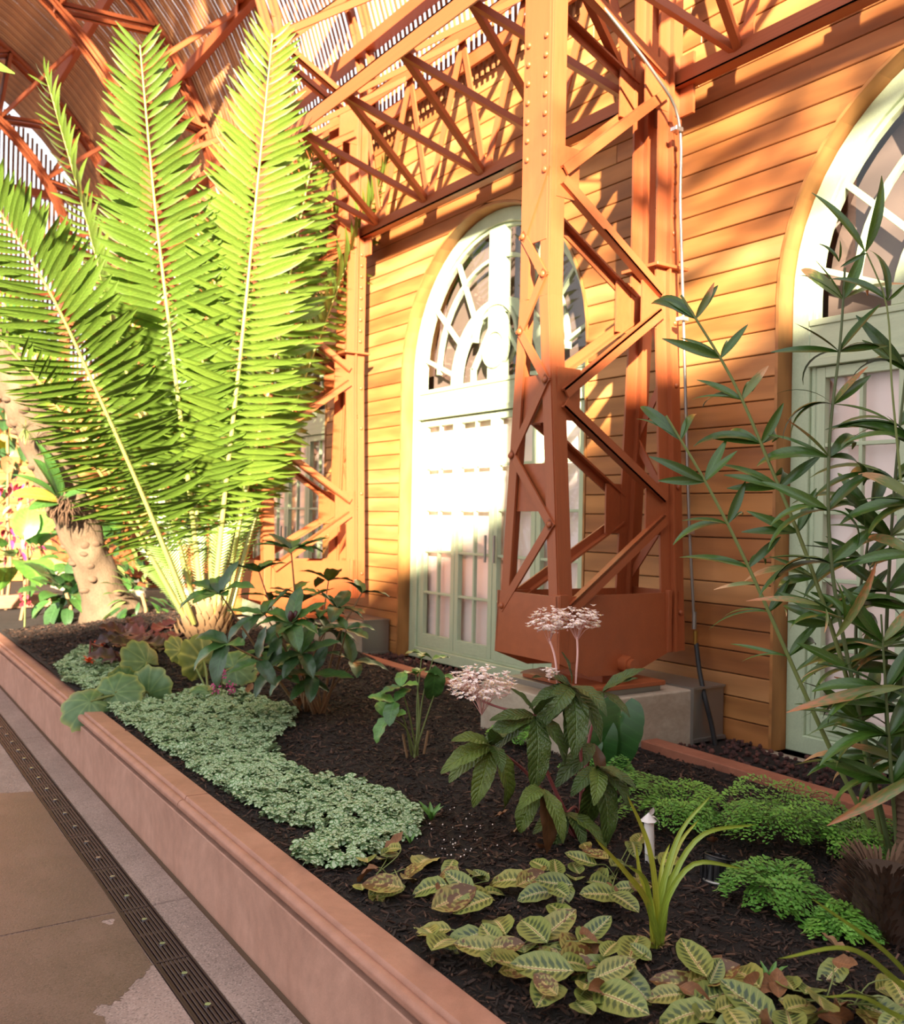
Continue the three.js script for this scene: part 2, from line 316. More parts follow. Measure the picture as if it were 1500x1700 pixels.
// door: frame, four glazed leaves, fanlight
function ring(c, rOut, rIn, spring, a0, a1, z0, depth, n = 24) {
  const s = new THREE.Shape();
  for (let i = 0; i <= n; i++) { const t = a0 + (a1 - a0) * i / n; i ? s.lineTo(c + Math.cos(t) * rOut, spring + Math.sin(t) * rOut) : s.moveTo(c + Math.cos(t) * rOut, spring + Math.sin(t) * rOut); }
  for (let i = n; i >= 0; i--) { const t = a0 + (a1 - a0) * i / n; s.lineTo(c + Math.cos(t) * rIn, spring + Math.sin(t) * rIn); }
  s.closePath(); const g = new THREE.ExtrudeGeometry(s, { depth, bevelEnabled: true, bevelSize: 0.004, bevelOffset: -0.004, bevelThickness: 0.004, bevelSegments: 1 }); g.translate(0, 0, z0); return g;
}
const rb = (x0, x1, y0, y1, z0, z1, r = 0.004) => new RoundedBoxGeometry(x1 - x0, y1 - y0, z1 - z0, 1, r).translate((x0 + x1) / 2, (y0 + y1) / 2, (z0 + z1) / 2);
function arm(x0, y0, x1, y1, w, z0, z1) { const L = Math.hypot(x1 - x0, y1 - y0), g = new RoundedBoxGeometry(L, w, z1 - z0, 1, 0.004); g.rotateZ(Math.atan2(y1 - y0, x1 - x0)); g.translate((x0 + x1) / 2, (y0 + y1) / 2, (z0 + z1) / 2); return g; }
const paneGeos = {};
function makeDoor(c, n, label) {
  const d = wallGroup('door_' + n, label, 'door');
  const lin = new THREE.Shape(), U = []; for (const r of [HALF - 0.001, HALF - 0.02]) { const q = [[c - r, BASEY - 0.01], [c - r, SPRING]]; for (let i = 1; i < 28; i++) { const w = Math.PI - i / 28 * Math.PI; q.push([c + Math.cos(w) * r, SPRING + Math.sin(w) * r]); } q.push([c + r, SPRING], [c + r, BASEY - 0.01]); U.push(...(r < HALF - 0.01 ? q.reverse() : q)); }
  U.forEach(([x, y], i) => i ? lin.lineTo(x, y) : lin.moveTo(x, y)); lin.closePath();
  const lg = new THREE.ExtrudeGeometry(lin, { depth: JAMB + 0.012, bevelEnabled: false }); lg.translate(0, 0, -0.006); uvMetres(lg, 0.6);
  const t = mesh('jamb_lining', lg, M.woodTrim, d); t.userData.label = 'varnished wooden arch lining';
  const a = HALF - 0.02, z0 = JAMB, z1 = JAMB + 0.075, fi = a - 0.115;
  const fr = archPath(new THREE.Shape(), c, a, BASEY, SPRING); fr.holes.push(archPath(new THREE.Path(), c, fi, BASEY + 0.1, SPRING, true));
  const fg = new THREE.ExtrudeGeometry(fr, { depth: z1 - z0 - 0.012, bevelEnabled: true, bevelSize: 0.006, bevelOffset: -0.006, bevelThickness: 0.006, bevelSegments: 1 }); fg.translate(0, 0, z0 + 0.006); uvMetres(fg, 0.7);
  const frame = mesh('frame', fg, M.green, d);
  const fi2 = fi - 0.03, fr2 = archPath(new THREE.Shape(), c, fi + 0.002, BASEY + 0.1, SPRING); fr2.holes.push(archPath(new THREE.Path(), c, fi2, BASEY + 0.13, SPRING, true));
  const f2 = new THREE.ExtrudeGeometry(fr2, { depth: 0.04, bevelEnabled: true, bevelSize: 0.006, bevelOffset: -0.006, bevelThickness: 0.006, bevelSegments: 1 }); f2.translate(0, 0, z0 + 0.028); mesh('stop_bead', f2, M.green, frame);
  const T0 = 2.43, T1 = 2.66;
  mesh('transom', join([rb(c - fi, c + fi, T0, T1, z0 + 0.004, z1), rb(c - fi, c + fi, T0 - 0.016, T0 + 0.03, z0 - 0.016, z1), rb(c - fi, c + fi, T1 - 0.02, T1 + 0.015, z0 - 0.008, z1)]), M.green, d);
  // leaves
  const lw = 2 * fi2 / 4, y0 = BASEY + 0.125, y1 = T0 - 0.02, st = 0.055, mb = 0.022, br = 0.1, tr = 0.06;
  for (let k = 0; k < 4; k++) {
    const x0 = c - fi2 + k * lw + 0.003, x1 = x0 + lw - 0.006, p0 = x0 + st, p1 = x1 - st, q0 = y0 + br, q1 = y1 - tr;
    const g = [rb(x0, p0, y0, y1, z0 + 0.02, z1 - 0.01), rb(p1, x1, y0, y1, z0 + 0.02, z1 - 0.01), rb(p0, p1, y0, q0, z0 + 0.02, z1 - 0.01), rb(p0, p1, q1, y1, z0 + 0.02, z1 - 0.01)];
    const leaf = mesh('door_leaf', join(g), M.green, d), xm = (p0 + p1) / 2, rows = 5, rh = (q1 - q0) / rows;
    const mun = [rb(xm - mb / 2, xm + mb / 2, q0, q1, z0 + 0.026, z1 - 0.016)];
    for (let r = 1; r < rows; r++) mun.push(rb(p0, p1, q0 + r * rh - mb / 2, q0 + r * rh + mb / 2, z0 + 0.025, z1 - 0.015));
    mesh('glazing_bar', join(mun), M.green, leaf);
    const pg = paneGeos.leaf ??= new THREE.BoxGeometry((p1 - p0) / 2 - mb, rh - mb, 0.001);
    for (let r = 0; r < rows; r++) for (const s of [-1, 1]) { const pm = mesh('pane', paneGeos.leafThin ??= new THREE.PlaneGeometry((p1 - p0) / 2 - mb + 0.012, rh - mb + 0.012), M.glass, leaf); pm.position.set(xm + s * (p1 - p0) / 4 + s * mb / 4, q0 + (r + 0.5) * rh, z0 + 0.045); }
  }
  mesh('roller_blind', rb(c - fi2, c + fi2, y0, T0 + 0.1, z1 + 0.03, z1 + 0.036, 0.002), M.blind, d).userData.label = 'pale pink roller blind behind the glass';
  if (n <= 3) for (const s of [-1, 1]) mesh('door_handle', new THREE.CylinderGeometry(0.011, 0.011, 0.22, 8).translate(c + s * 0.06, 1.3, z0 - 0.01), M.galv, d);
  // fanlight: centre mullion, inner arch, middle arc, spokes
  const fan = mesh('fanlight_mullion', rb(c - 0.1, c + 0.1, T1, SPRING + fi2 + 0.01, z0 + 0.004, z1), M.green, d);
  const rI = 0.60, rM = 0.86, PI = Math.PI, sp = T1 + 0.02;
  const parts = [ring(c, rI + 0.05, rI - 0.07, sp, 0, PI, z0 + 0.02, 0.045), ring(c, rM + 0.016, rM - 0.016, SPRING, 0, PI, z0 + 0.022, 0.036)];
  for (const s of [-1, 1]) {
    for (const ang of [0.14, 0.56, 1.0]) { const cx = Math.cos(ang) * s, sy = Math.sin(ang); parts.push(arm(c + cx * (rI + 0.02), sp + sy * (rI + 0.02), c + cx * fi2, SPRING + sy * fi2, 0.032, z0 + 0.024, z1 - 0.012)); }
    // pointed light inside the inner arch
    parts.push(arm(c + s * 0.1, sp + 0.42, c + s * 0.34, sp + 0.1, 0.04, z0 + 0.022, z1 - 0.014), rb(c + s * 0.34 - 0.02, c + s * 0.34 + 0.02, T1, sp + 0.12, z0 + 0.022, z1 - 0.014));
  }
  parts.push(ring(c, 0.165, 0.125, sp + 0.24, 0, PI * 2, z0 - 0.006, 0.04), ring(c, 0.3, 0.265, sp + 0.32, 0, PI, z0 - 0.004, 0.04));
  mesh('tracery', join(parts), M.green, fan);
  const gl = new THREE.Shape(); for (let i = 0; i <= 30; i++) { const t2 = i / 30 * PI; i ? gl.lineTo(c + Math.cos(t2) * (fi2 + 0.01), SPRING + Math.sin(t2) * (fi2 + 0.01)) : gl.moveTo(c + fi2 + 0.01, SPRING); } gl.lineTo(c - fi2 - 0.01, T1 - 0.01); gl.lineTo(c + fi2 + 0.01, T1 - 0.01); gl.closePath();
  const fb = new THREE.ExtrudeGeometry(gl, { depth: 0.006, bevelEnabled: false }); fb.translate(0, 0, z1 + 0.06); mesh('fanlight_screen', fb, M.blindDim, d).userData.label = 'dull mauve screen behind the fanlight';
  // fan panes: the sheet cut along the spokes into single lights
  const lights = [[0, 0.14], [0.14, 0.56], [0.56, 1.0], [1.0, PI / 2]];
  for (const s of [-1, 1]) for (const [a0, a1] of lights) for (const [r0, r1] of [[rI, rM], [rM, fi2 + 0.008]]) {
    const sh = new THREE.Shape(), P = []; for (let i = 0; i <= 6; i++) { const q = a0 + (a1 - a0) * i / 6; P.push([Math.cos(q) * r1 * s, Math.sin(q) * r1 + SPRING]); } for (let i = 6; i >= 0; i--) { const q = a0 + (a1 - a0) * i / 6; P.push([Math.cos(q) * r0 * s, Math.sin(q) * r0 + (r0 === rI ? sp : SPRING)]); }
    P.forEach(([x, y], i) => i ? sh.lineTo(c + x, y) : sh.moveTo(c + x, y)); sh.closePath();
    const pg = new THREE.ShapeGeometry(sh); pg.translate(0, 0, z0 + 0.042); mesh('pane', pg, M.glass, fan);
  }
  for (const s of [-1, 1]) { const sh = new THREE.Shape(); sh.moveTo(c, T1); for (let i = 0; i <= 8; i++) { const q = i / 8 * PI / 2; sh.lineTo(c + s * Math.cos(q) * rI, sp + Math.sin(q) * rI); } sh.closePath(); const pg = new THREE.ShapeGeometry(sh); pg.translate(0, 0, z0 + 0.042); mesh('pane', pg, M.glass, fan); }
  mesh('threshold', rb(c - HALF - 0.02, c + HALF + 0.02, BASEY - 0.09, BASEY + 0.0, -0.05, 0.2), M.concrete, d);
  return d;
}
makeDoor(2.2, 1, 'pale green arched glazed doors at the right behind the bamboo palm');
makeDoor(6.25, 2, 'pale green arched glazed doors behind the nearest steel tower');
makeDoor(10.25, 3, 'pale green arched glazed doors behind the cycad fronds');
makeDoor(14.25, 4, 'far pale green arched glazed doors hidden behind the cycad');
{
  const room = struct('wall_inner', 'pinkish plaster room wall seen through the door glass', 'wall');
  mesh('plaster', new THREE.BoxGeometry(0.1, 5, 22).translate(5.35, 2.6, -8), M.inner, room);
  for (const y of [0.62, 0.68, 3.3]) mesh('moulding', new THREE.BoxGeometry(0.03, y > 3 ? 0.12 : 0.03, 22).translate(5.29, y, -8), M.inner, room);
  mesh('end_wall', new THREE.BoxGeometry(1.4, 5, 0.1).translate(5.3, 2.6, 3.2), M.inner, room); mesh('end_wall', new THREE.BoxGeometry(1.4, 5, 0.1).translate(5.3, 2.6, -19), M.inner, room);
  const fl = struct('floor', 'floor of the room behind the glazed doors', 'floor'); mesh('boards', new THREE.BoxGeometry(1.5, 0.1, 22).translate(5.3, 0.2, -8), M.innerFloor, fl);
  const ce = struct('ceiling', 'ceiling of the room behind the glazed doors', 'ceiling'); mesh('plaster', new THREE.BoxGeometry(1.5, 0.1, 22).translate(5.3, 5.1, -8), M.inner, ce);
}
// ───────────────────────── steel towers, wall girder, lath vault
const XF = 3.28, XB = 4.18;
const halfF = (y) => y < 2.75 ? 0.27 - 0.15 * (y - 0.8) / 1.95 : 0.12, halfB = (y) => y < 2.85 ? 0.20 - 0.10 * (y - 0.8) / 2.05 : 0.10;
const rivetGeo = new THREE.SphereGeometry(0.017, 8, 5);
function makeTower(zc, label) {                      // built round its own foot; group at z = zc
  const t = thing('steel_tower', label, 'steel tower', [0, 0, zc], 'rust orange steel towers along the building');
  const TOP = 5.3, up = V(1, 0, 0);
  const F = (s, y, dx = 0) => V(XF + dx, y, s * halfF(y)), B = (s, y, dx = 0) => V(XB + dx, y, s * halfB(y));
  // front posts: a plate in the wall direction and one across
  for (const s of [-1, 1]) {
    const seg = [], ys = [0.8, 2.75, TOP];
    for (let i = 0; i < 2; i++) { const a = F(s, ys[i]), b = F(s, ys[i + 1]); const a2 = a.clone(), b2 = b.clone(); a2.z -= s * 0.035; b2.z -= s * 0.035; seg.push(bar(a2, b2, 0.07, 0.014, up)); const a3 = a.clone(), b3 = b.clone(); a3.x += 0.045; b3.x += 0.045; seg.push(bar(a3, b3, 0.014, 0.09, up)); }
    mesh('post', join(seg), M.steel, t);
    const sb = [];
    for (const [y0, y1] of [[0.8, 2.85], [2.85, TOP]]) { const a = B(s, y0), b = B(s, y1); const a2 = a.clone(), b2 = b.clone(); a2.x -= 0.04; b2.x -= 0.04; sb.push(bar(a2, b2, 0.014, 0.09, up)); const a3 = a.clone(), b3 = b.clone(); a3.z -= s * 0.0; sb.push(bar(a3, b3, 0.075, 0.014, up)); const a4 = a.clone(), b4 = b.clone(); a4.x += 0.05; b4.x += 0.05; sb.push(bar(a4, b4, 0.014, 0.1, up)); }
    mesh('post', join(sb), M.steel, t);
  }
  // solid web on the front above 3.0 m with rivets, cover plate
  mesh('web_plate', bar(V(XF - 0.004, 3.05, 0), V(XF - 0.004, TOP, 0), 0.2, 0.012, up), M.steel, t);
  for (const s of [-1, 1]) for (let i = 0; i < 7; i++) { const r = mesh('rivet', rivetGeo, M.steel, t); r.position.set(XF - 0.012, 3.52 + i * 0.105, s * 0.075); r.scale.set(0.7, 1, 1); }
  for (let i = 0; i < 9; i++) { const r = mesh('rivet', rivetGeo, M.steel, t); r.position.set(XB + 0.055, 3.15 + i * 0.1, 0.108); r.scale.set(1, 1, 0.7); }
  for (const y of [2.72, 2.35, 1.75, 1.02]) { const r = mesh('rivet', rivetGeo, M.steel, t); r.position.set(XB + 0.07, y, halfB(y) + 0.008); r.scale.set(1, 1, 0.8); }
  // front zigzag lacing
  const zig = [[-1, 1.06], [1, 1.52], [-1, 1.90], [1, 2.29], [-1, 2.58], [1, 2.86], [-1, 3.1], [1, 3.42]];
  zig.forEach(([s, y], i) => {
    const r = mesh('rivet', rivetGeo, M.steel, t); r.position.copy(F(s, y, -0.022)); r.position.z -= s * 0.03; r.scale.set(0.7, 1.1, 1.1);
    if (i) { const q = zig[i - 1], a = F(q[0], q[1], -0.013), b = F(s, y, -0.013); a.z -= q[0] * 0.03; b.z -= s * 0.03; const e = b.clone().sub(a).normalize().multiplyScalar(0.025); mesh('lacing_bar', bar(a.sub(e), b.add(e), 0.05, 0.012, up), M.steel, t); }
  });
  // paired side bracing, near and far faces, with gusset plates
  const fy = [1.08, 2.22, 3.42, 4.55], by = [1.62, 2.82, 4.1, 5.1];
  for (const s of [-1, 1]) {
    for (let i = 0; i < 4; i++) {
      const b = B(s, by[i], -0.06), f0 = F(s, fy[i], 0.07), side = V(0, 0, s);
      b.z += s * 0.012; f0.z += s * 0.012;
      mesh('brace', angle(f0, b.clone().add(V(0, -0.06, 0)), 0.055, side), M.steel, t);
      if (i < 3) { const f1 = F(s, fy[i + 1], 0.07); f1.z += s * 0.012; mesh('brace', angle(b.clone().add(V(0, 0.06, 0)), f1.add(V(0, -0.05, 0)), 0.055, side), M.steel, t); }
      mesh('gusset_plate', new THREE.BoxGeometry(0.18, 0.3, 0.012).translate(XB - 0.11, by[i], s * (halfB(by[i]) + 0.004)), M.steel, t);
      if (i) mesh('gusset_plate', new THREE.BoxGeometry(0.16, 0.28, 0.012).translate(XF + 0.11, fy[i], s * (halfF(fy[i]) + 0.004)), M.steel, t);
    }
  }
  // back-face lacing
  for (let i = 0; i < 5; i++) { const y0 = 1.2 + i * 0.42, s = i % 2 ? 1 : -1; mesh('lacing_bar', bar(B(s, y0, 0.02), B(-s, y0 + 0.42, 0.02), 0.045, 0.012, up), M.steel, t); }
  for (const y of [1.72, 2.2]) mesh('gusset_plate', new THREE.BoxGeometry(0.012, 0.26, 2 * halfF(y) - 0.03).translate(XF + 0.02, y, 0), M.steel, t);
  mesh('collar_plate', rb(XB - 0.12, XB + 0.14, 3.03, 3.05, -0.15, 0.15, 0.004), M.steel, t);
  // foot box: four plates, the side plates dip to the hinge pin
  const y0 = 0.8, y1 = 1.145, foot = [];
  foot.push(bar(V(XF - 0.008, y0, 0), V(XF - 0.008, y1, 0), 2 * halfF(0.85), 0.016, up), bar(V(XB + 0.06, y0, 0), V(XB + 0.06, y1, 0), 2 * halfB(0.9), 0.014, up));
  for (const s of [-1, 1]) {
    const sh = new THREE.Shape(), xs = [[XF - 0.016, y1], [XB + 0.1, y1 - 0.005], [XB + 0.1, y0], [XB - 0.04, y0], [XF + 0.55, 0.70], [XF + 0.2, 0.715], [XF - 0.016, y0]];
    xs.forEach(([x, y], i) => i ? sh.lineTo(x, y) : sh.moveTo(x, y)); sh.closePath();
    const g = new THREE.ExtrudeGeometry(sh, { depth: 0.014, bevelEnabled: false }), p = g.attributes.position;
    for (let i = 0; i < p.count; i++) { const k = (p.getX(i) - XF) / (XB - XF), h = halfF(Math.max(0.8, p.getY(i))) * (1 - k) + halfB(Math.max(0.8, p.getY(i))) * k; p.setZ(i, s * (h + 0.004) + (p.getZ(i) - 0.007)); }
    g.computeVertexNormals(); foot.push(g);
  }
  const fb = mesh('foot_box', join(foot), M.steel, t);
  mesh('stiffener', rb(XF - 0.012, XF + 0.05, 0.77, y1 + 0.01, halfF(0.9) - 0.05, halfF(0.9) + 0.012, 0.003), M.steel, fb);
  mesh('stiffener', rb(XB - 0.06, XB - 0.03, 0.8, y1 + 0.01, halfB(0.9) + 0.0, halfB(0.9) + 0.03, 0.003), M.steel, fb);
  const pin = mesh('hinge_pin', join([new THREE.CylinderGeometry(0.048, 0.048, 0.62, 6).rotateX(Math.PI / 2), new THREE.CylinderGeometry(0.034, 0.034, 0.67, 20).rotateX(Math.PI / 2)]), M.steel, t); pin.position.set(XF + 0.47, 0.765, 0);
  mesh('base_shoe', join([rb(XF + 0.2, XF + 0.75, 0.633, 0.66, -0.3, 0.3, 0.006), rb(XF + 0.36, XF + 0.58, 0.655, 0.735, -0.2, 0.2, 0.01)]), M.steel, t);
  return t;
}
const T1 = makeTower(-4.1, 'nearest rust orange lattice steel tower in front of the arched doors');
const TZ = [0, -3.85, -7.8, -11.7];
copyOf(T1, 'second rust orange steel tower right of the cycad', TZ[1]);
copyOf(T1, 'third rust orange steel tower behind the cycad fronds', TZ[2]);
copyOf(T1, 'fourth and farthest rust orange steel tower beyond the leaning tree trunk', TZ[3]);
copyOf(T1, 'steel tower to the right beyond the bamboo palm', 3.95);
function makePlinth(zc, label) {
  const p = thing('concrete_plinth', label, 'plinth', [0, 0, zc], 'concrete plinths under the towers');
  const b = mesh('block', new RoundedBoxGeometry(0.9, 0.46, 0.80, 2, 0.012).translate(3.75, 0.37, 0), M.concrete, p);
  mesh('bed_plate', rb(3.44, 4.02, 0.599, 0.632, -0.33, 0.33, 0.003), M.galv, p);
  const fl = mesh('flashing', join([new THREE.BoxGeometry(0.27, 0.3, 0.006).translate(4.325, 0.45, 0.402), new THREE.BoxGeometry(0.012, 0.34, 0.03).translate(4.195, 0.44, 0.405), new THREE.BoxGeometry(0.27, 0.02, 0.03).translate(4.325, 0.31, 0.41), new THREE.BoxGeometry(0.27, 0.012, 0.84).translate(4.325, 0.605, 0)]), M.galv, p);
  return p;
}
const P1 = makePlinth(-4.16, 'weathered concrete plinth under the nearest steel tower');
copyOf(P1, 'concrete plinth under the second steel tower beside the shrub', -3.85);
copyOf(P1, 'concrete plinth under the third steel tower behind the cycad', -7.8);
copyOf(P1, 'concrete plinth under the farthest steel tower', -11.7);
{ // water pipe and hose on the near tower
  const pipe = thing('water_pipe', 'thin grey water pipe with clamps running down the near tower into a black hose', 'pipe');
  const q = (x, y, z = -3.87) => onZ(x, y, z), C = [[960, -40], [1088, 125], [1124, 190], [1129, 350], [1136, 600], [1143, 850], [1151, 1018]].map(([x, y], i) => q(x, y, i < 1 ? -4.0 : -3.87));
  const hang = (geo, x, y, z) => { const p = q(x, y, z); return geo.translate(p.x, p.y, p.z); };
  mesh('conduit', tube(C, 0.009, 60, 8), M.galv, pipe);
  for (const [x, y] of [[1123, 215], [1132, 530], [1142, 884]]) mesh('clamp', hang(new RoundedBoxGeometry(0.06, 0.026, 0.05, 1, 0.005), x, y), M.chrome, pipe);
  mesh('fitting', hang(new THREE.CylinderGeometry(0.013, 0.013, 0.1, 10), 1152, 1030), M.galv, pipe);
  mesh('brass_coupling', hang(new THREE.CylinderGeometry(0.014, 0.012, 0.08, 6), 1154, 1058), M.brass, pipe);
  mesh('hose', tube([q(1155, 1068), q(1160, 1110, -3.82), q(1170, 1160, -3.74), q(1181, 1205, -3.71), q(1189, 1250, -3.68)], 0.014, 20, 8), M.rubber, pipe);
}
{ // lattice girder along the wall: bottom chord, inner top chord, wall chord, three laced faces
  const g = thing('lattice_girder', 'long laced steel girder running along the building between the towers', 'girder');
  const A = (z) => V(4.26, 4.15, z), Bc = (z) => V(XF, 4.64, z), C = (z) => V(4.3, 5.36, z), z0 = 0.5, z1 = -18;
  mesh('bottom_chord', angle(A(z0), A(z1), 0.09, V(-1, 0, 0)), M.steel, g);
  mesh('inner_chord', angle(Bc(z0), Bc(z1), 0.12, V(0, 1, 0)), M.steel, g);
  mesh('wall_chord', join([angle(C(z0), C(z1), 0.12, V(0, 1, 0)), bar(V(4.36, 5.2, z0), V(4.36, 5.2, z1), 0.03, 0.12)]), M.steel, g);
  const sp = 0.8;
  for (let z = -0.35, i = 0; z > -17; z -= sp, i++) {
    const n = z - sp / 2, e = z - sp, th = i < 12;
    mesh('lacing_bar', bar(A(z), Bc(n), 0.045, 0.045), M.steel, g); mesh('lacing_bar', bar(Bc(n), A(e), 0.045, 0.045), M.steel, g);
    mesh('lacing_bar', bar(A(z), C(n), 0.014, 0.06, V(0, 1, 0)), M.steel, g); mesh('lacing_bar', bar(C(n), A(e), 0.014, 0.06, V(0, 1, 0)), M.steel, g);
    if (th) { mesh('gusset_plate', new THREE.BoxGeometry(0.01, 0.16, 0.2).translate(4.25, 4.2, z), M.steel, g); mesh('strut', bar(Bc(n), C(n), 0.04, 0.04), M.steel, g); }
  }
  for (const z of [-4.1, -7.95, -11.9, -15.8, -0.15]) mesh('gusset_plate', join([new THREE.BoxGeometry(0.02, 0.36, 0.42).translate(4.27, 4.12, z)]), M.steel, g);
}
// vault: ribs at the towers, purlins, laths bent over them
const EL = (t, o = 0) => V(-1.5 + (5.85 + o) * Math.cos(t), 5.2 + (4.35 + o) * Math.sin(t), 0);
{
  const roof = struct('ceiling', 'vaulted lath roof on curved steel ribs', 'lath roof'); roof.name = 'ceiling_lath';
  const ribs = [-4.1, -7.95, -11.9, -15.8], t1 = 2.2;
  for (const z of ribs) {
    const seg = [], n = 22;
    for (const [o, w] of [[0, 0.09], [-0.9, 0.09]]) for (const s of [-0.1, 0.1]) for (let i = 0; i < n; i++) { const a = EL(i / n * t1, o), b = EL((i + 1) / n * t1, o); a.z = b.z = z + s; seg.push(bar(a, b, w * 0.3, w, V(0, 0, 1)), bar(a, b, w, 0.012, V(0, 0, 1))); }
    const rib = mesh('rib', join(seg), M.steel, roof), lac = [];
    for (let i = 0; i < 16; i++) for (const s of [-0.1, 0.1]) { const a = EL(i / 16 * t1, i % 2 ? -0.9 : 0), b = EL((i + 1) / 16 * t1, i % 2 ? 0 : -0.9); a.z = b.z = z + s; lac.push(angle(a, b, 0.06, V(0, 0, 1))); }
    mesh('rib_lacing', join(lac), M.steel, rib);
  }
  // purlins between ribs: laced pairs
  for (const [k, t] of [0.16, 0.42, 0.68, 0.95, 1.25, 1.6, 1.95].entries()) {
    const o1 = EL(t, -0.02), o2 = EL(t, -0.55);
    for (let i = 0; i < ribs.length - 1; i++) {
      const a = o1.clone(), b = o1.clone(); a.z = ribs[i]; b.z = ribs[i + 1];
      mesh('purlin', bar(a, b, 0.10, 0.12, o1.clone().sub(V(-1.5, 5.2, 0))), M.steel, roof);
      if (k % 2 === 0 || k === 1) { const m = (a.z + b.z) / 2, c = o2.clone(); c.z = m; const p = EL(t, -0.9), q = p.clone(); p.z = a.z; q.z = b.z; const mid = o1.clone(); mid.z = m; mesh('brace', join([angle(p, mid, 0.075, V(0, 1, 0)), angle(mid, q, 0.075, V(0, 1, 0))]), M.steel, roof); }
    }
  }
  const made = new Map();
  const lathGeo = (hw, ht) => {
    if (made.has(hw)) return made.get(hw);
    const n = 20, s = new THREE.BufferGeometry(), pos = [], uv = [], idx = [];
    for (let i = 0; i <= n; i++) { const t = -0.03 + i / n * (t1 + 0.03), a = EL(t, 0.07), b = EL(t, 0.07 + 2 * ht); for (const [p, z] of [[a, -hw], [a, hw], [b, hw], [b, -hw]]) { pos.push(p.x, p.y, z); uv.push(i * 0.35, z * 3); } }
    for (let i = 0; i < n; i++) for (let k = 0; k < 4; k++) { const a = i * 4 + k, b = i * 4 + (k + 1) % 4, c = a + 4, d = b + 4; idx.push(a, c, b, b, c, d); }
    s.setAttribute('position', new THREE.Float32BufferAttribute(pos, 3)); s.setAttribute('uv', new THREE.Float32BufferAttribute(uv, 2)); s.setIndex(idx);
    const sg = toCreasedNormals(s, 0.6); made.set(hw, sg); return sg;
  };
  for (let z = -4.7, i = 0; z > -17.5; z -= 0.0735, i++) { const l = mesh('lath', z > -9.6 ? lathGeo(0.016, 0.004) : lathGeo(0.02, 0.009), M.lath[i % 3], roof); l.position.z = z + rr(-0.004, 0.004); }
}
{ // far end of the house: boarded cross wall with a lath gable above, posts of the crossing
  const w = struct('wall_far', 'cross wall of cedar boards at the far end of the lath house', 'wall');
  for (let i = 0; i < 26; i++) mesh('board', uvMetres(new THREE.BoxGeometry(7.2, 0.124, 0.03), 0.4, rnd(), rnd()).translate(0.9, 0.4 + i * 0.13, -17.6), M.wood[Math.floor(rnd() * 5)], w);
  mesh('sheathing', new THREE.BoxGeometry(7.2, 3.5, 0.05).translate(0.9, 2.05, -17.66), M.mortar, w);
  const seg = []; for (let x = -2.6; x < 4.5; x += 0.0735) { const c = (x + 1.5) / 5.85, top = 5.2 + 4.35 * Math.sqrt(Math.max(0, 1 - c * c)); seg.push(box(0.04, top - 3.7, 0.016, x, (top + 3.7) / 2, -17.6)); }
  mesh('lath_screen', join(seg), M.lath[1], w).userData.kind = 'stuff';
  for (const y of [3.7, 5.2, 6.9]) mesh('rail', box(7.2, 0.14, 0.1, 0.9, y, -17.5), M.steel, w);
  for (const x of [-1.4, 0.6, 2.4]) mesh('post', box(0.16, 8.4, 0.16, x, 4.4, -17.4), M.steel, w);
}
{ // the entrance building behind the viewer whose roof line keeps the sun off the near bed
  const b = struct('wall_back', 'plastered gable of the entrance building behind the viewer', 'wall');
  const s = new THREE.Shape(); [[-16, -0.1], [-16, 6.0], [-8.0, 5.95], [-7.5, 5.5], [-6.7, 5.5], [-5.4, 5.95], [-2, 6.05], [5.5, 6.1], [5.5, -0.1]].forEach(([x, y], i) => i ? s.lineTo(x, y) : s.moveTo(x, y)); s.closePath();
  const g = new THREE.ExtrudeGeometry(s, { depth: 0.3, bevelEnabled: false }); g.translate(0, 0, 6.0); mesh('gable', g, M.plaster, b);
}
// ───────────────────────── leaves
function leafGeo(L, W, o = {}) {
  const { nv = 8, nu = 4, shape = (v) => Math.sin(Math.PI * Math.min(1, v * 0.94 + 0.03)) ** 0.8, fold = 0.25, droop = 0.5, wave = 0, twist = 0, curl = 0, tooth = 0, start = 0 } = o;
  const pos = [], uv = [], idx = []; let y = 0, z = 0;
  for (let j = 0; j <= nv; j++) {
    const v = j / nv, a = start - droop * v; if (j) { z += Math.cos(a) * L / nv; y += Math.sin(a) * L / nv; }
    const w = Math.max(0.0008, shape(v) * W / 2 * (1 + (tooth && j % 2 ? tooth : 0)));
    for (let i = 0; i <= nu; i++) {
      const u = i / nu * 2 - 1, tw = twist * v, wy = Math.abs(u) * fold * w + curl * w * u * u + wave * w * Math.sin(v * 17 + u * 2) * Math.abs(u), x = u * w;
      const nx = x * Math.cos(tw) - wy * Math.sin(tw), ny = x * Math.sin(tw) + wy * Math.cos(tw);
      pos.push(nx, y + ny * Math.cos(a), z - ny * Math.sin(a)); uv.push(u / 2 + 0.5, v);
    }
  }
  for (let j = 0; j < nv; j++) for (let i = 0; i < nu; i++) { const a = j * (nu + 1) + i, b = a + 1, c = a + nu + 1, d = c + 1; idx.push(a, c, b, b, c, d); }
  const g = new THREE.BufferGeometry(); g.setAttribute('position', new THREE.Float32BufferAttribute(pos, 3)); g.setAttribute('uv', new THREE.Float32BufferAttribute(uv, 2)); g.setIndex(idx); g.computeVertexNormals(); return g;
}
function matOf(p, dir, up, s = 1) { const m = frameOf(dir, up); m.scale(V(s, s, s)); m.setPosition(p); return m; }
function putLeaf(parent, geo, mat, p, dir, up, s = 1, name = 'leaf') { const m = mesh(name, geo, mat, parent); matOf(p, dir, up, s).decompose(m.position, m.quaternion, m.scale); return m; }
const placed = (geo, p, dir, up, s = 1) => geo.clone().applyMatrix4(matOf(p, dir, up, s));
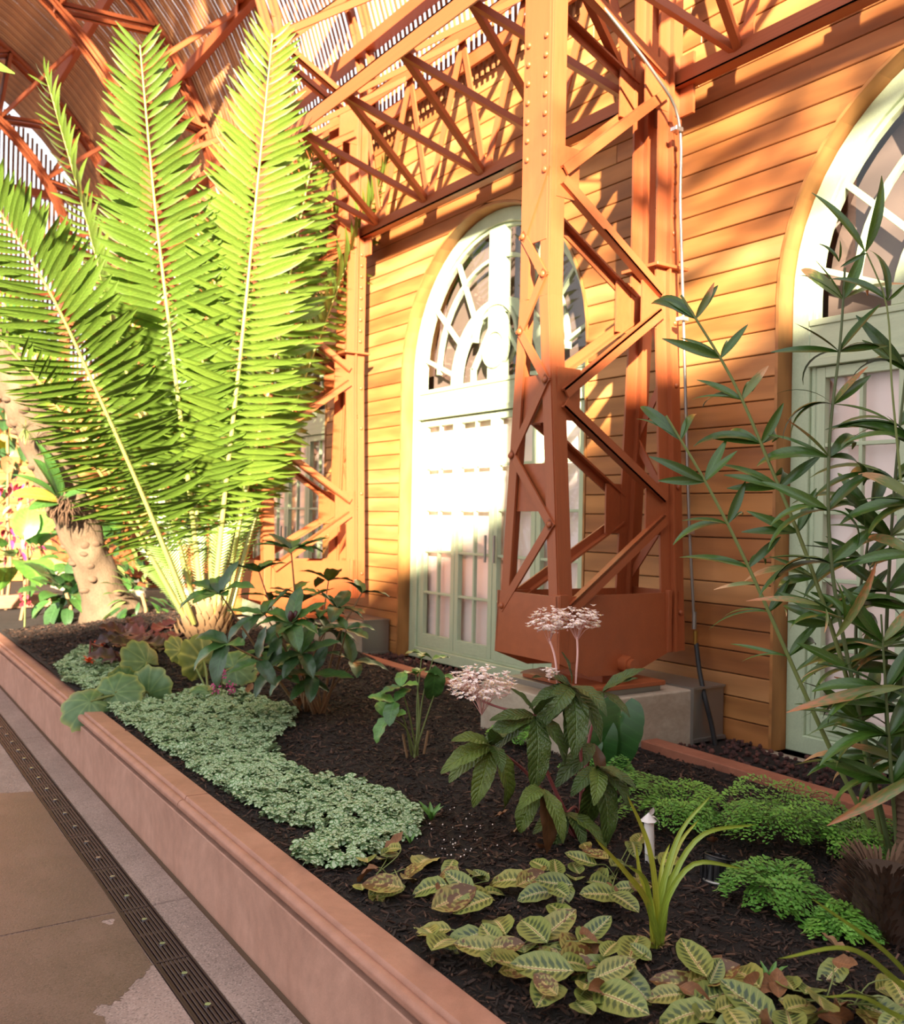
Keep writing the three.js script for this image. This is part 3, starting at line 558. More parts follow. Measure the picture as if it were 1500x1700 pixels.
const lance = (v) => Math.sin(Math.PI * Math.min(1, v * 0.97 + 0.015)) ** 0.75 * (1 - 0.35 * v) * 1.15;
const ovate = (v) => Math.min(1, Math.sqrt(v * 5)) * Math.sin(Math.PI * (0.12 + 0.88 * v)) ** 0.62;
const strap = (v) => Math.min(1, 0.45 + v * 2.5) * Math.pow(Math.max(0, 1 - v), 0.45);
const toCam = (p) => V(0, EYE, 0).sub(p).normalize();
{
  const veins = (n, base, dark) => tex(128, 256, (u, v, x, y) => {
    const a = Math.abs(u - 0.5) * 2, s = (v * n - a * 1.6 + 10) % 1, mid = Math.exp(-((a / 0.05) ** 2)), side = Math.exp(-(((s - 0.5) / 0.09) ** 2)) * (1 - a * 0.6);
    const k = 0.86 + noise.noise(u * 6, v * 9, n) * 0.08 + (hash(x, y) - 0.5) * 0.05 + mid * 0.3 + side * 0.14; return [k * base[0], k * base[1], k * base[2]];
  }, true, false);
  const bumpV = tex(128, 256, (u, v) => { const a = Math.abs(u - 0.5) * 2, s = (v * 11 - a * 1.8 + 10) % 1; return 0.5 + 0.4 * Math.sin(s * Math.PI) - 0.4 * Math.exp(-((a / 0.06) ** 2)) + noise.noise(u * 22, v * 40, 1) * 0.25; }, false, false);
  const leafMat = (color, map, o = {}) => new THREE.MeshPhysicalMaterial({ color, map, roughness: 0.42, transmission: 0.25, thickness: 0, side: THREE.DoubleSide, ...o });
  const v7 = veins(9, [1, 1, 1]), v12 = veins(14, [1, 1, 0.96]);
  M.cycad = leafMat('#738f37', v12, { roughness: 0.36, transmission: 0.28 }); M.cycad2 = leafMat('#658232', v12, { roughness: 0.36, transmission: 0.28 });
  M.rachis = std({ color: '#9a9a56', roughness: 0.5 });
  M.shrub = leafMat('#3f6238', v7, { roughness: 0.33 }); M.shrub2 = leafMat('#4d7a3a', v7, { roughness: 0.35 });
  M.palm = leafMat('#385a1f', v12, { roughness: 0.3, transmission: 0.08 }); M.palm2 = leafMat('#486c28', v12, { roughness: 0.3, transmission: 0.08 });
  const dryTip = tex(64, 256, (u, v) => { const n = noise.noise(u * 5, v * 8, 3) * 0.18, t = Math.max(0, Math.min(1, (v + n - 0.55) * 5)); return mix([0.45, 0.50, 0.27], [0.79, 0.60, 0.42], t); }, true, false);
  M.palmDry = leafMat('#ffffff', dryTip, { roughness: 0.5 });
  const rusty = tex(64, 256, (u, v) => { const n = noise.noise(u * 6, v * 14, 8), t = Math.max(0, Math.min(1, n * 0.9 + (v - 0.3) * 1.6)); return mix([0.42, 0.48, 0.24], [0.74, 0.46, 0.30], t); }, true, false);
  M.palmRust = leafMat('#ffffff', rusty, { roughness: 0.4 });
  M.begonia = leafMat('#50692c', v7, { roughness: 0.35, bumpMap: bumpV, bumpScale: 0.006, transmission: 0.15 });
  M.begonia2 = leafMat('#6c8232', v7, { roughness: 0.38, bumpMap: bumpV, bumpScale: 0.006, transmission: 0.15 });
  M.begoniaUnder = leafMat('#6a4526', v7, { roughness: 0.5 });
  M.round = leafMat('#61884a', null, { roughness: 0.5 }); 
  const rl = tex(256, 256, (u, v) => { const x = u - 0.5, y = v - 0.5, a = Math.atan2(y, x), r = Math.hypot(x, y) * 2, s = (a / (2 * Math.PI) * 9 + 9) % 1, vein = Math.exp(-(((s - 0.5) / (0.05 / Math.max(0.15, r))) ** 2)), e = Math.max(0, r - 0.82) * 3, n = noise.noise(u * 9, v * 9, 4) * 0.07; return [0.34 + vein * 0.1 + e * 0.4 + n, 0.47 + vein * 0.08 + e * 0.2 + n, 0.27 + vein * 0.05 + n]; }, true, false);
  M.round.map = rl; M.round.color.set('#ffffff');
  const rlY = tex(256, 256, (u, v) => { const x = u - 0.5, y = v - 0.5, a = Math.atan2(y, x), r = Math.hypot(x, y) * 2, s = (a / (2 * Math.PI) * 9 + 9) % 1, vein = Math.exp(-(((s - 0.5) / (0.09 / Math.max(0.15, r))) ** 2)), e = Math.max(0, r - 0.7) * 1.2, n = noise.noise(u * 9, v * 9, 4) * 0.07; return [0.42 + vein * 0.22 + e * 0.4 + n, 0.49 + vein * 0.17 + e * 0.3 + n, 0.25 + vein * 0.1 + n]; }, true, false);
  M.roundYellow = leafMat('#ffffff', rlY, { roughness: 0.5 });
  M.redLeaf = leafMat('#571f22', v7, { roughness: 0.4 }); M.redLeaf2 = leafMat('#3d1519', v7, { roughness: 0.4 });
  M.anth = leafMat('#35622b', v7, { roughness: 0.3 });
  M.fern = leafMat('#74ab3e', null, { roughness: 0.5, transmission: 0.3 }); M.fern2 = leafMat('#5e9634', null, { roughness: 0.5, transmission: 0.3 });
  M.strap = leafMat('#c9d052', v12, { roughness: 0.35 }); M.strap2 = leafMat('#a9c24c', v12, { roughness: 0.35 }); M.strapTip = leafMat('#c9b24e', v12, { roughness: 0.4 });
  M.sprout = leafMat('#6ba043', v7, { roughness: 0.4 });
  const lam = tex(64, 64, (u, v) => { const a = Math.abs(u - 0.5) * 2, e = Math.max(a * a * 1.25, v > 0.88 ? 1 : 0, v < 0.1 ? 0.9 : 0) + noise.noise(u * 9, v * 9, 2) * 0.3, t = Math.max(0, Math.min(1, (e - 0.5) * 4)); return mix([0.73, 0.80, 0.67], [0.34, 0.52, 0.27], t); }, true, false);
  M.lamium = leafMat('#ffffff', lam, { roughness: 0.6 });
  const maranta = (g1, g2, dk, rib, brown) => tex(128, 256, (u, v) => {
    const a = Math.abs(u - 0.5) * 2, n = noise.noise(u * 8, v * 12, brown * 9) * 0.5;
    let c = mix(g1, g2, Math.min(1, a * 1.1)); const s = (v * 8.5 - a * 1.25 + 20) % 1;
    const blotch = Math.max(0, Math.min(1, (0.62 - Math.abs(a - 0.38) * 1.5 - Math.abs(s - 0.5) * 1.5) * 6)); c = mix(c, dk, blotch * 0.85);
    const line = Math.exp(-(((s > 0.5 ? s - 1 : s) / 0.055) ** 2)) * (a < 0.93 ? 1 : 0); c = mix(c, [0.86, 0.80, 0.60], line * 0.42);
    const ribW = 0.05 + 0.11 * Math.abs(((v * 17) % 1) - 0.5) * 2; if (a < ribW) c = mix(c, rib, 0.9); if (a < 0.025) c = [0.62, 0.34, 0.30];
    const br = Math.max(0, Math.min(1, (brown - 0.55 + n * 1.4 + (v - 0.5) * 0.6) * 5)); return mix(c, [0.42, 0.26, 0.13], brown > 0 ? br : 0);
  }, true, false);
  M.maranta = [maranta([0.54, 0.57, 0.27], [0.55, 0.60, 0.33], [0.24, 0.32, 0.15], [0.88, 0.84, 0.66], 0), maranta([0.60, 0.60, 0.30], [0.63, 0.62, 0.36], [0.34, 0.38, 0.16], [0.90, 0.84, 0.65], 0.25), maranta([0.45, 0.52, 0.26], [0.52, 0.57, 0.32], [0.16, 0.26, 0.16], [0.80, 0.81, 0.66], 0), maranta([0.60, 0.56, 0.30], [0.66, 0.60, 0.36], [0.42, 0.40, 0.18], [0.88, 0.78, 0.58], 0.62)].map((m) => leafMat('#d6d8bc', m, { roughness: 0.42, transmission: 0.12 }));
  M.dead = leafMat('#8a5a33', v7, { roughness: 0.7, transmission: 0.1 });
  M.bark = (() => { const t = tex(256, 256, (u, v, x, y) => { const k = 0.8 + fbm(u, v, 5, 12) * 0.22 + (hash(x, y) - 0.5) * 0.1; return [k, k * 0.97, k * 0.92]; }); return std({ color: '#7f6c5a', map: t, roughness: 0.85, bumpMap: t, bumpScale: 0.02 }); })();
  M.knob = std({ color: '#5a4636', roughness: 0.9 });
  M.twig = std({ color: '#8a6b4b', roughness: 0.8 }); M.twigGreen = std({ color: '#6f7a42', roughness: 0.6 }); M.cane = std({ color: '#4f5b33', roughness: 0.5 }); M.redStem = std({ color: '#8a4a4a', roughness: 0.5 });
  M.petal = new THREE.MeshPhysicalMaterial({ color: '#f7e8e2', roughness: 0.6, transmission: 0.2, thickness: 0, side: THREE.DoubleSide }); M.bud = std({ color: '#d9a9a2', roughness: 0.6 }); M.stamen = std({ color: '#e0b53a', roughness: 0.6 });
  M.hotPink = std({ color: '#b0386f', roughness: 0.6 }); M.redFlower = std({ color: '#98283a', roughness: 0.6 }); M.orangeFlower = std({ color: '#e8582a', roughness: 0.6 }); M.cream = std({ color: '#a8956c', roughness: 0.7 });
  M.fibre = std({ color: '#3a2a1f', roughness: 0.95 }); M.fibre2 = std({ color: '#594231', roughness: 0.95 }); M.white = std({ color: '#d6cfcb', roughness: 0.5 }); M.plastic = std({ color: '#1b1a1c', roughness: 0.4 });
}
// ───────────────────────── the giant cycad
{
  const base = V(2.72, 0.6, -7.6), cyc = thing('cycad', 'giant cycad with tall arching sunlit feathery fronds', 'cycad', [0, 0, 0]);
  const cau = []; for (let i = 0; i < 90; i++) { const a = i * 2.4, h = i / 90, r = 0.24 - h * 0.1; cau.push(placed(leafGeo(0.16, 0.07, { nv: 3, nu: 2, droop: -0.4, fold: 0.3 }), V(base.x + Math.cos(a) * r * 0.8, base.y - 0.18 + h * 0.3, base.z + Math.sin(a) * r * 0.8), V(Math.cos(a), 1.3, Math.sin(a)), V(0, 1, 0), rr(0.8, 1.3))); }
  mesh('caudex', join([new THREE.CylinderGeometry(0.14, 0.24, 0.36, 14).translate(base.x, base.y - 0.05, base.z)]), M.fibre2, cyc);
  mesh('leaf_base', join(cau), M.twig, cyc).userData.kind = 'stuff';
  const lg = [0, 1, 2, 3].map((i) => leafGeo(1, 0.14, { nv: 6, nu: 2, shape: lance, fold: 0.35, droop: -0.15 + 0.22 * i, twist: 0.2 - 0.15 * i }));
  const small = leafGeo(1, 0.16, { nv: 3, nu: 2, shape: lance, fold: 0.3, droop: 0.3 });
  // [points of the midrib in the picture, distance, leaf length, tilt of the blade, pairs, parts?]
  const F = [
    [[[352, 1035], [372, 830], [402, 560], [428, 300], [452, 60]], [-7.5, -7.2, -6.9, -6.8, -6.7], 0.49, 0.0, 68, 1],
    [[[338, 1035], [316, 830], [288, 600], [258, 350], [232, 75]], [-7.5, -7.3, -7.1, -7.0, -6.9], 0.49, 0.0, 68, 1],
    [[[366, 1032], [405, 830], [452, 620], [488, 420], [524, 235]], [-7.6, -7.5, -7.4, -7.3, -7.3], 0.42, 0.5, 62, 0],
    [[[378, 1030], [432, 830], [500, 640], [575, 440], [656, 240]], [-7.7, -7.8, -7.9, -7.9, -7.9], 0.38, 1.0, 60, 0],
    [[[372, 1030], [425, 800], [490, 600], [548, 400], [602, 235]], [-7.8, -8.0, -8.1, -8.2, -8.2], 0.38, 0.9, 60, 0],
    [[[322, 1035], [240, 830], [165, 660], [80, 480], [-40, 290]], [-7.4, -7.0, -6.7, -6.5, -6.4], 0.51, -0.35, 64, 0],
    [[[330, 1030], [268, 800], [205, 600], [140, 350], [76, 125]], [-7.8, -7.8, -7.7, -7.7, -7.6], 0.38, -1.1, 62, 0],
    [[[312, 1035], [225, 880], [150, 760], [70, 640], [-40, 520]], [-7.6, -7.3, -7.0, -6.8, -6.7], 0.29, -0.3, 44, 0],
    [[[318, 1033], [215, 840], [120, 690], [40, 570], [-40, 400]], [-7.9, -8.0, -8.0, -8.1, -8.2], 0.29, -0.6, 44, 0],
    [[[345, 1030], [325, 830], [332, 640], [360, 450], [400, 290]], [-8.0, -8.3, -8.5, -8.6, -8.6], 0.45, 0.2, 54, 0],
    [[[356, 1030], [395, 850], [440, 700], [470, 540], [500, 400]], [-8.0, -8.3, -8.5, -8.6, -8.7], 0.42, 0.4, 52, 0],
    [[[330, 1030], [280, 830], [235, 660], [215, 480], [200, 330]], [-8.0, -8.3, -8.5, -8.6, -8.7], 0.45, -0.3, 54, 0],
    [[[350, 1030], [350, 880], [362, 740], [385, 600], [420, 480]], [-7.9, -8.4, -8.8, -9.0, -9.2], 0.45, 0, 50, 0],
  ];
  F.forEach(([px, zs, ll, tilt, pairs, parts], fi) => {
    const pts = px.map(([x, y], i) => onZ(x, y, zs[i])); const curve = new THREE.CatmullRomCurve3(pts);
    const fr = mesh('frond', tube(pts, 0.023, 24, 6, 0.25), M.rachis, cyc), rest = [], mat = fi % 2 ? M.cycad2 : M.cycad;
    const t0 = parts ? 0.17 : 0.2;
    for (let k = 0; k < pairs; k++) {
      const f = k / (pairs - 1), t = t0 + (0.995 - t0) * f, p = curve.getPointAt(Math.min(1, t)), tan = curve.getTangentAt(Math.min(1, t));
      let N = toCam(p).applyAxisAngle(tan, tilt); N.addScaledVector(tan, -N.dot(tan)).normalize(); const side = new THREE.Vector3().crossVectors(tan, N).normalize();
      const len = ll * (f < 0.12 ? 0.35 + f * 5 : f > 0.55 ? 1 - (f - 0.55) ** 1.6 * 1.9 : 1) * rr(0.93, 1.07);
      for (const s of [-1, 1]) {
        const fw = 0.16 + 0.85 * f ** 2.4 + rr(-0.06, 0.06), dir = side.clone().multiplyScalar(s).addScaledVector(tan, fw).addScaledVector(N, 0.28 + rr(-0.08, 0.1)).normalize();
        const up = N.clone().addScaledVector(tan, -0.55), g = lg[Math.floor(rnd() * 4)];
        if (parts) putLeaf(fr, g, mat, p, dir, up, len, 'leaflet'); else rest.push(placed(g, p, dir, up, len));
      }
    }
    const sp = []; for (let k = 0; k < 26; k++) { const t = 0.04 + k / 26 * (t0 - 0.03), p = curve.getPointAt(t), tan = curve.getTangentAt(t), N = toCam(p), side = new THREE.Vector3().crossVectors(tan, N).normalize(); for (const s of [-1, 1]) sp.push(placed(small, p, side.clone().multiplyScalar(s).addScaledVector(tan, 0.7), N, 0.04 + 0.13 * (k / 26) ** 2)); }
    mesh('leaflets', join([...rest, ...sp]), mat, fr).userData.kind = 'stuff';
  });
}
{ // leaning tree trunk with knobs
  const tr = thing('tree_trunk', 'pale leaning tree trunk covered in knobs left of the cycad', 'tree');
  const zz = [-9.8, -9.7, -9.6, -9.5, -9.4, -9.3], P = [[185, 1030], [158, 950], [120, 850], [72, 740], [20, 630], [-40, 520]].map(([x, y], i) => onZ(x, y, zz[i]));
  const c = new THREE.CatmullRomCurve3(P), g = new THREE.TubeGeometry(c, 60, 0.20, 24), p = g.attributes.position, q = V(0, 0, 0);
  for (let i = 0; i <= 60; i++) { c.getPointAt(i / 60, q); for (let j = 0; j <= 24; j++) { const k = i * 25 + j, x = p.getX(k) - q.x, y = p.getY(k) - q.y, z = p.getZ(k) - q.z, s = (1 - 0.2 * i / 60 + (i < 10 ? (1 - i / 10) ** 2 * 0.65 : 0)) * (1 + noise.noise(x * 6, i * 0.25, z * 6 + 5) * 0.2 + noise.noise(x * 14, i * 0.6, z * 14) * 0.08); p.setXYZ(k, q.x + x * s, q.y + y * s, q.z + z * s); } }
  g.computeVertexNormals(); mesh('trunk', g, M.bark, tr);
  for (let i = 0; i < 60; i++) { const t = rr(0.02, 0.85), a = rr(0, 6.28), pt = c.getPointAt(t), tan = c.getTangentAt(t), u = new THREE.Vector3().crossVectors(tan, V(0, 0, 1)).normalize(), w = new THREE.Vector3().crossVectors(tan, u), r = 0.19 * (1 - 0.2 * t + (t < 0.16 ? (1 - t * 6) ** 2 * 0.6 : 0)); const k = mesh('knob', new THREE.IcosahedronGeometry(rr(0.035, 0.06), 1), M.knob, tr); k.position.copy(pt).addScaledVector(u, Math.cos(a) * r).addScaledVector(w, Math.sin(a) * r); k.scale.set(1, 0.6, 1); k.rotation.set(rr(0, 3), rr(0, 3), 0); }
  // epiphytes
  const moss = thing('air_plant', 'small tufted grey-green air plant on the leaning trunk', 'air plant'), mp = onZ(42, 712, -9.15), mg = leafGeo(0.14, 0.008, { nv: 3, nu: 1, droop: 0.6 }), ml = [];
  for (let i = 0; i < 90; i++) ml.push(placed(mg, mp, V(rr(-1, 1), rr(-1, 1), rr(0, 1.2)), V(0, 1, 0), rr(0.6, 1.1))); mesh('tuft', join(ml), M.twigGreen, moss);
  const orch = thing('orchid', 'leafy orchid growing out of the leaning trunk', 'orchid'), op = onZ(100, 832, -9.2), og = leafGeo(0.5, 0.1, { shape: lance, droop: 0.9 }), og2 = leafGeo(0.42, 0.16, { shape: ovate, droop: 0.6 });
  const rf = leafGeo(0.2, 0.012, { nv: 4, nu: 1, droop: 1.6 }), rl = []; for (let i = 0; i < 260; i++) rl.push(placed(rf, V(op.x + rr(-0.05, 0.1), op.y + rr(-0.08, 0.05), op.z + rr(-0.05, 0.05)), V(rr(-1, 1), rr(-0.7, 0.8), rr(-0.6, 1)), V(0, 1, 0.2), rr(0.5, 1))); mesh('root_ball', join(rl), M.fibre2, orch);
  for (const [x, y, s] of [[62, 770, 1], [30, 800, 1.1], [78, 742, 1.1], [95, 745, 1], [140, 800, 0.9], [55, 830, 0.8], [100, 730, 1.2]]) { const q2 = onZ(x, y, -9.0); putLeaf(orch, rnd() < 0.5 ? og : og2, x < 45 ? M.strapTip : M.shrub2, op, q2.sub(op), V(0.2, 1, 0.8), s); }
}
// ───────────────────────── bed plants
const g0 = (px, py) => { let p = onY(px, py, SOIL); for (let i = 0; i < 4; i++) p = onY(px, py, moundAt(p.x, p.z)); return p; };
function whorl(parent, geos, mats, p, axis, n, spread, s, up = V(0, 1, 0), ph = rr(0, 6)) {  // n leaves round a shoot tip
  const f = frameOf(axis, V(0.3, 0.2, 0.9)), X = V(0, 0, 0), Y = V(0, 0, 0), Z = V(0, 0, 0); f.extractBasis(X, Y, Z);
  for (let k = 0; k < n; k++) { const a = ph + k * 2 * Math.PI / n + rr(-0.25, 0.25), dir = X.clone().multiplyScalar(Math.cos(a) * spread).addScaledVector(Y, Math.sin(a) * spread).addScaledVector(Z, 1 - spread * 0.5 + rr(-0.15, 0.15)); putLeaf(parent, geos[Math.floor(rnd() * geos.length)], mats[Math.floor(rnd() * mats.length)], p, dir, up.clone().add(Z), s * rr(0.75, 1.15)); }
}
{ // dark glossy shrub in front of the second tower
  const sh = thing('broadleaf_shrub', 'dark glossy broad-leaved shrub between the cycad and the second tower', 'shrub');
  const lg = [0.2, 0.7, 1.1].map((d) => leafGeo(0.26, 0.105, { shape: ovate, droop: d, fold: 0.3, wave: 0.12 })), root = g0(530, 1183);
  const tip = (px, py, z) => onZ(px, py, z);
  const T = [[483, 915, -5.2, 8], [365, 985, -5.1, 7], [430, 950, -5.6, 5], [482, 1035, -5.0, 8], [560, 1010, -5.2, 6], [540, 1050, -5.4, 6], [378, 1068, -4.9, 5], [500, 1085, -5.0, 6], [455, 1075, -5.4, 6], [585, 1100, -5.1, 4], [518, 1120, -5.1, 5], [600, 985, -5.3, 3], [545, 965, -5.5, 4], [440, 1020, -5.3, 5], [455, 1110, -5.2, 4], [575, 1045, -5.0, 4], [500, 1000, -5.6, 5]];
  T.forEach(([x, y, z, n], i) => {
    const e = tip(x, y, z), b = i % 3 === 1 ? g0(510, 1178) : root, k = 0.35 + 0.1 * (i % 3), mid = b.clone().lerp(e, k); mid.y += 0.03; mid.x += rr(-0.06, 0.06);
    mesh('branch', tube([b.clone().add(V(rr(-0.02, 0.02), -0.05, 0)), mid, e], 0.011, 12, 6, 0.35), M.twig, sh);
    whorl(sh, lg, [M.shrub, M.shrub, M.shrub2], e, e.clone().sub(mid).add(V(0, 0.1, 0)), n, 0.95, 0.86);
    if (i % 2 === 0) whorl(sh, lg, [M.shrub2, M.shrub], mid.clone().lerp(e, 0.6), e.clone().sub(mid), 3, 1.1, 0.7);
    if (i === 3) for (const q of [0, 1]) mesh('bud', new THREE.SphereGeometry(0.018, 8, 6).scale(1, 1.8, 1).translate(e.x + q * 0.03, e.y + 0.04, e.z), M.redLeaf, sh);
  });
}
{ // young plant in the middle of the bed
  const p = thing('young_plant', 'small young plant with a few bright green leaves in the middle of the bed', 'young plant'), root = g0(690, 1255);
  const lg = [leafGeo(0.17, 0.095, { shape: ovate, droop: 0.9, fold: 0.25, wave: 0.15 }), leafGeo(0.15, 0.08, { shape: ovate, droop: 0.4, wave: 0.15 })];
  for (const [x, y, dz] of [[718, 1095, 0.05], [700, 1090, -0.05], [665, 1140, 0.1], [655, 1165, 0.12], [730, 1125, 0.1], [690, 1120, 0], [645, 1190, 0.1]]) { const e = onZ(x, y, root.z + dz), m = root.clone().lerp(e, 0.5).add(V(rr(-0.02, 0.02), 0.04, 0)); mesh('stem', tube([root.clone().add(V(rr(-0.03, 0.03), -0.02, rr(-0.02, 0.02))), m, e], 0.006, 10, 5, 0.5), M.twigGreen, p); whorl(p, lg, [M.sprout, M.shrub2, M.sprout], e, e.clone().sub(m), y > 1130 ? 3 : 2, 1.0, 0.8); }
  putLeaf(p, lg[0], M.shrub2, onZ(722, 1105, root.z + 0.1), V(-0.1, -1, 0.2), V(-0.3, 0.2, 1), 1.15);
  for (const dx of [-0.05, 0.045]) mesh('dry_stub', tube([root.clone().add(V(dx, -0.01, 0)), root.clone().add(V(dx * 1.6, 0.12, 0))], 0.007, 4, 5), M.twig, p);
}
// palmate begonia with flower heads
function flowerHead(parent, c, rx, ry, n) {
  const pet = leafGeo(0.015, 0.014, { nv: 2, nu: 2, shape: ovate, droop: 0.2 }), fl = [], bud = [], st = [], ped = [];
  for (let i = 0; i < n; i++) {
    const a = rr(0, 6.28), r = Math.sqrt(rnd()), p = V(c.x + Math.cos(a) * r * rx, c.y + (Math.sqrt(1 - r * r * 0.75) * rr(-0.5, 1)) * ry * (0.75 + 0.35 * noise.noise(a * 1.5, r * 4, 3)), c.z + Math.sin(a) * r * rx), out = p.clone().sub(c.clone().add(V(0, -ry * 1.2, 0))).normalize();
    for (let k = 0; k < 4; k++) { const d = V(Math.cos(k * 1.57 + a), 0.25, Math.sin(k * 1.57 + a)).addScaledVector(out, 0.5); fl.push(placed(pet, p, d, out, k % 2 ? 0.75 : 1.05)); }
    if (i % 2) st.push(new THREE.TetrahedronGeometry(0.0035).translate(p.x + out.x * 0.004, p.y + out.y * 0.004, p.z + out.z * 0.004));
    if (i % 4 === 0) bud.push(new THREE.OctahedronGeometry(0.0045, 0).translate(p.x + rr(-0.012, 0.012), p.y + rr(-0.012, 0.006), p.z + rr(-0.012, 0.012)));
    if (i % 9 === 0) ped.push(tube([p, p.clone().lerp(c, 0.5).add(V(0, -ry * 0.2, 0)), c.clone().add(V(0, -ry * 0.95, 0))], 0.0013, 4, 3));
  }
  const h = mesh('flower_head', join(fl), M.petal, parent); h.userData.label = 'cluster of tiny pale pink flowers'; mesh('buds', join(bud), M.bud, h).userData.kind = 'stuff'; mesh('stamens', join(st), M.stamen, h).userData.kind = 'stuff'; mesh('flower_stalks', join(ped), M.bud, h).userData.kind = 'stuff'; return h;
}
{
  const b = thing('palmate_begonia', 'tall begonia with drooping palmate leaves and pale pink flower clusters', 'begonia'), root = g0(965, 1385), D = 0, RD = depthOf(root), onB = (x, y, d) => onDepth(x, y, RD - d);
  const mk = (L, W, d, o) => leafGeo(L, W, { nv: 14, nu: 6, shape: lance, droop: d, fold: 0.22, wave: 0.1, tooth: 0.07, ...o });
  const lg = [mk(0.31, 0.105, 0.9), mk(0.30, 0.11, 1.25), mk(0.29, 0.095, 0.55)];
  const hubs = [ // hub, then where each leaflet ends
    [888, 1188, 0.14, [[818, 1242, 0], [838, 1258, 0], [900, 1308, 0], [936, 1275, 0], [820, 1200, 2], [862, 1145, 2], [920, 1150, 2]]],
    [815, 1238, 0.2, [[752, 1290, 1], [763, 1312, 1], [802, 1335, 1], [848, 1348, 1], [770, 1232, 1], [850, 1200, 0], [828, 1262, 0]]],
    [948, 1140, 0.05, [[890, 1180, 0], [930, 1205, 0], [996, 1225, 0], [1004, 1190, 0], [955, 1235, 0], [905, 1125, 0], [872, 1115, 3], [952, 1090, 2], [965, 1250, 0], [915, 1225, 0]]],
    [1000, 1148, -0.12, [[1040, 1130, 2], [1018, 1165, 2], [1065, 1110, 2], [985, 1200, 0]]],
    [900, 1310, 0.22, [[935, 1392, 1], [880, 1350, 1], [885, 1335, 1], [870, 1400, 1], [918, 1408, 3]]],
    [990, 1275, 0.1, [[985, 1390, 0], [1040, 1345, 0], [1018, 1395, 0], [1000, 1340, 1], [1050, 1310, 0], [965, 1330, 0], [1030, 1290, 0]]],
    [985, 1235, -0.05, [[1000, 1295, 3], [968, 1290, 0], [940, 1310, 0]]],
    [940, 1350, 0.1, [[930, 1400, 0], [965, 1400, 0], [1000, 1405, 1], [900, 1395, 1]]],
  ];
  const MT = [M.begonia, M.begonia2, M.begonia, M.begoniaUnder];
  hubs.forEach(([x, y, dz, L]) => {
    const h = onB(x, y, D + dz), m = root.clone().lerp(h, 0.55).add(V(rr(-0.05, 0.05), 0.05, rr(-0.05, 0.05)));
    mesh('stem', tube([root.clone().add(V(rr(-0.03, 0.03), -0.03, rr(-0.03, 0.03))), m, h], 0.009, 14, 6, 0.6), M.redStem, b);
    L.forEach(([ex, ey, k], i) => { const e = onB(ex, ey, D + dz + rr(0.02, 0.16)), d = e.clone().sub(h), len = d.length(); const arc = k === 2 ? 2 : i % 2; const dir = d.normalize().add(V(0, arc === 1 ? 0.62 : arc === 0 ? 0.45 : 0.28, 0)); putLeaf(b, lg[arc], MT[k], h, dir, V(0, 1, 0.55), Math.max(0.55, Math.min(1.3, len / 0.28))); });
  });
  const f1 = onB(912, 1035, D - 0.02), f2 = onB(958, 1032, D), f3 = onB(800, 1142, D + 0.08), f4 = onB(912, 1120, D + 0.1);
  for (const [f, hx, hy] of [[f1, 926, 1150], [f2, 955, 1135]]) mesh('flower_stem', tube([onB(hx, hy, D + 0.05), f.clone().lerp(onB(hx, hy, D + 0.05), 0.5).add(V(0.006, 0, 0)), f.clone().add(V(0, -0.06, 0))], 0.0045, 10, 5), M.bud, b);
  mesh('flower_stem', tube([onB(890, 1188, D + 0.14), onB(830, 1175, D + 0.12), f3.clone().add(V(0, -0.05, 0))], 0.0045, 10, 5), M.redStem, b);
  flowerHead(b, f1, 0.085, 0.085, 120); flowerHead(b, f2, 0.095, 0.08, 130); flowerHead(b, f3, 0.125, 0.11, 280); flowerHead(b, f4, 0.03, 0.03, 24);
}
{ // anthurium: heart leaves
  const a = thing('anthurium', 'anthurium with upright heart-shaped green leaf before the concrete plinth', 'anthurium'), root = g0(1015, 1300);
  const rad = [[0, 1], [18, 0.8], [40, 0.56], [70, 0.43], [100, 0.40], [130, 0.40], [155, 0.36], [172, 0.16], [180, 0.05]];
  const heart = (L) => { const n = 72, m = 5, pos = [0, 0, 0], uv = [0.5, 0.2], idx = []; for (let r = 1; r <= m; r++) for (let k = 0; k < n; k++) { const a = (k / n * 2 - 1) * 180, q = Math.abs(a); let i = 0; while (i < 7 && rad[i + 1][0] < q) i++; const t = (q - rad[i][0]) / (rad[i + 1][0] - rad[i][0]), R = (rad[i][1] + (rad[i + 1][1] - rad[i][1]) * t) * L * 0.9 * r / m, x = Math.sin(a * Math.PI / 180) * R, z = Math.cos(a * Math.PI / 180) * R; pos.push(x, Math.abs(x) * 0.22 - z * z * 0.35 / L, z); uv.push(0.5 + x / L, 0.2 + z / L * 0.8); }
    for (let k = 0; k < n - 1; k++) { idx.push(0, 1 + k, 2 + k); for (let r = 0; r < m - 1; r++) { const a = 1 + r * n + k, b = a + 1; idx.push(a, a + n, b, b, a + n, b + n); } }
    const g = new THREE.BufferGeometry(); g.setAttribute('position', new THREE.Float32BufferAttribute(pos, 3)); g.setAttribute('uv', new THREE.Float32BufferAttribute(uv, 2)); g.setIndex(idx); g.computeVertexNormals(); return g; };
  for (const [x, y, ex, ey, s] of [[1030, 1188, 1020, 1282, 1.15], [1000, 1215, 1008, 1290, 0.9], [985, 1235, 972, 1290, 0.75]]) { const p = onDepth(x, y, depthOf(root) + 0.02), e = onDepth(ex, ey, depthOf(root) - 0.03), len = e.distanceTo(p); mesh('stalk', tube([root, root.clone().lerp(p, 0.5).add(V(0.03, 0, -0.05)), p], 0.005, 8, 5), M.twigGreen, a); putLeaf(a, heart(len), M.anth, p, e.clone().sub(p), toCam(p), s); }
}
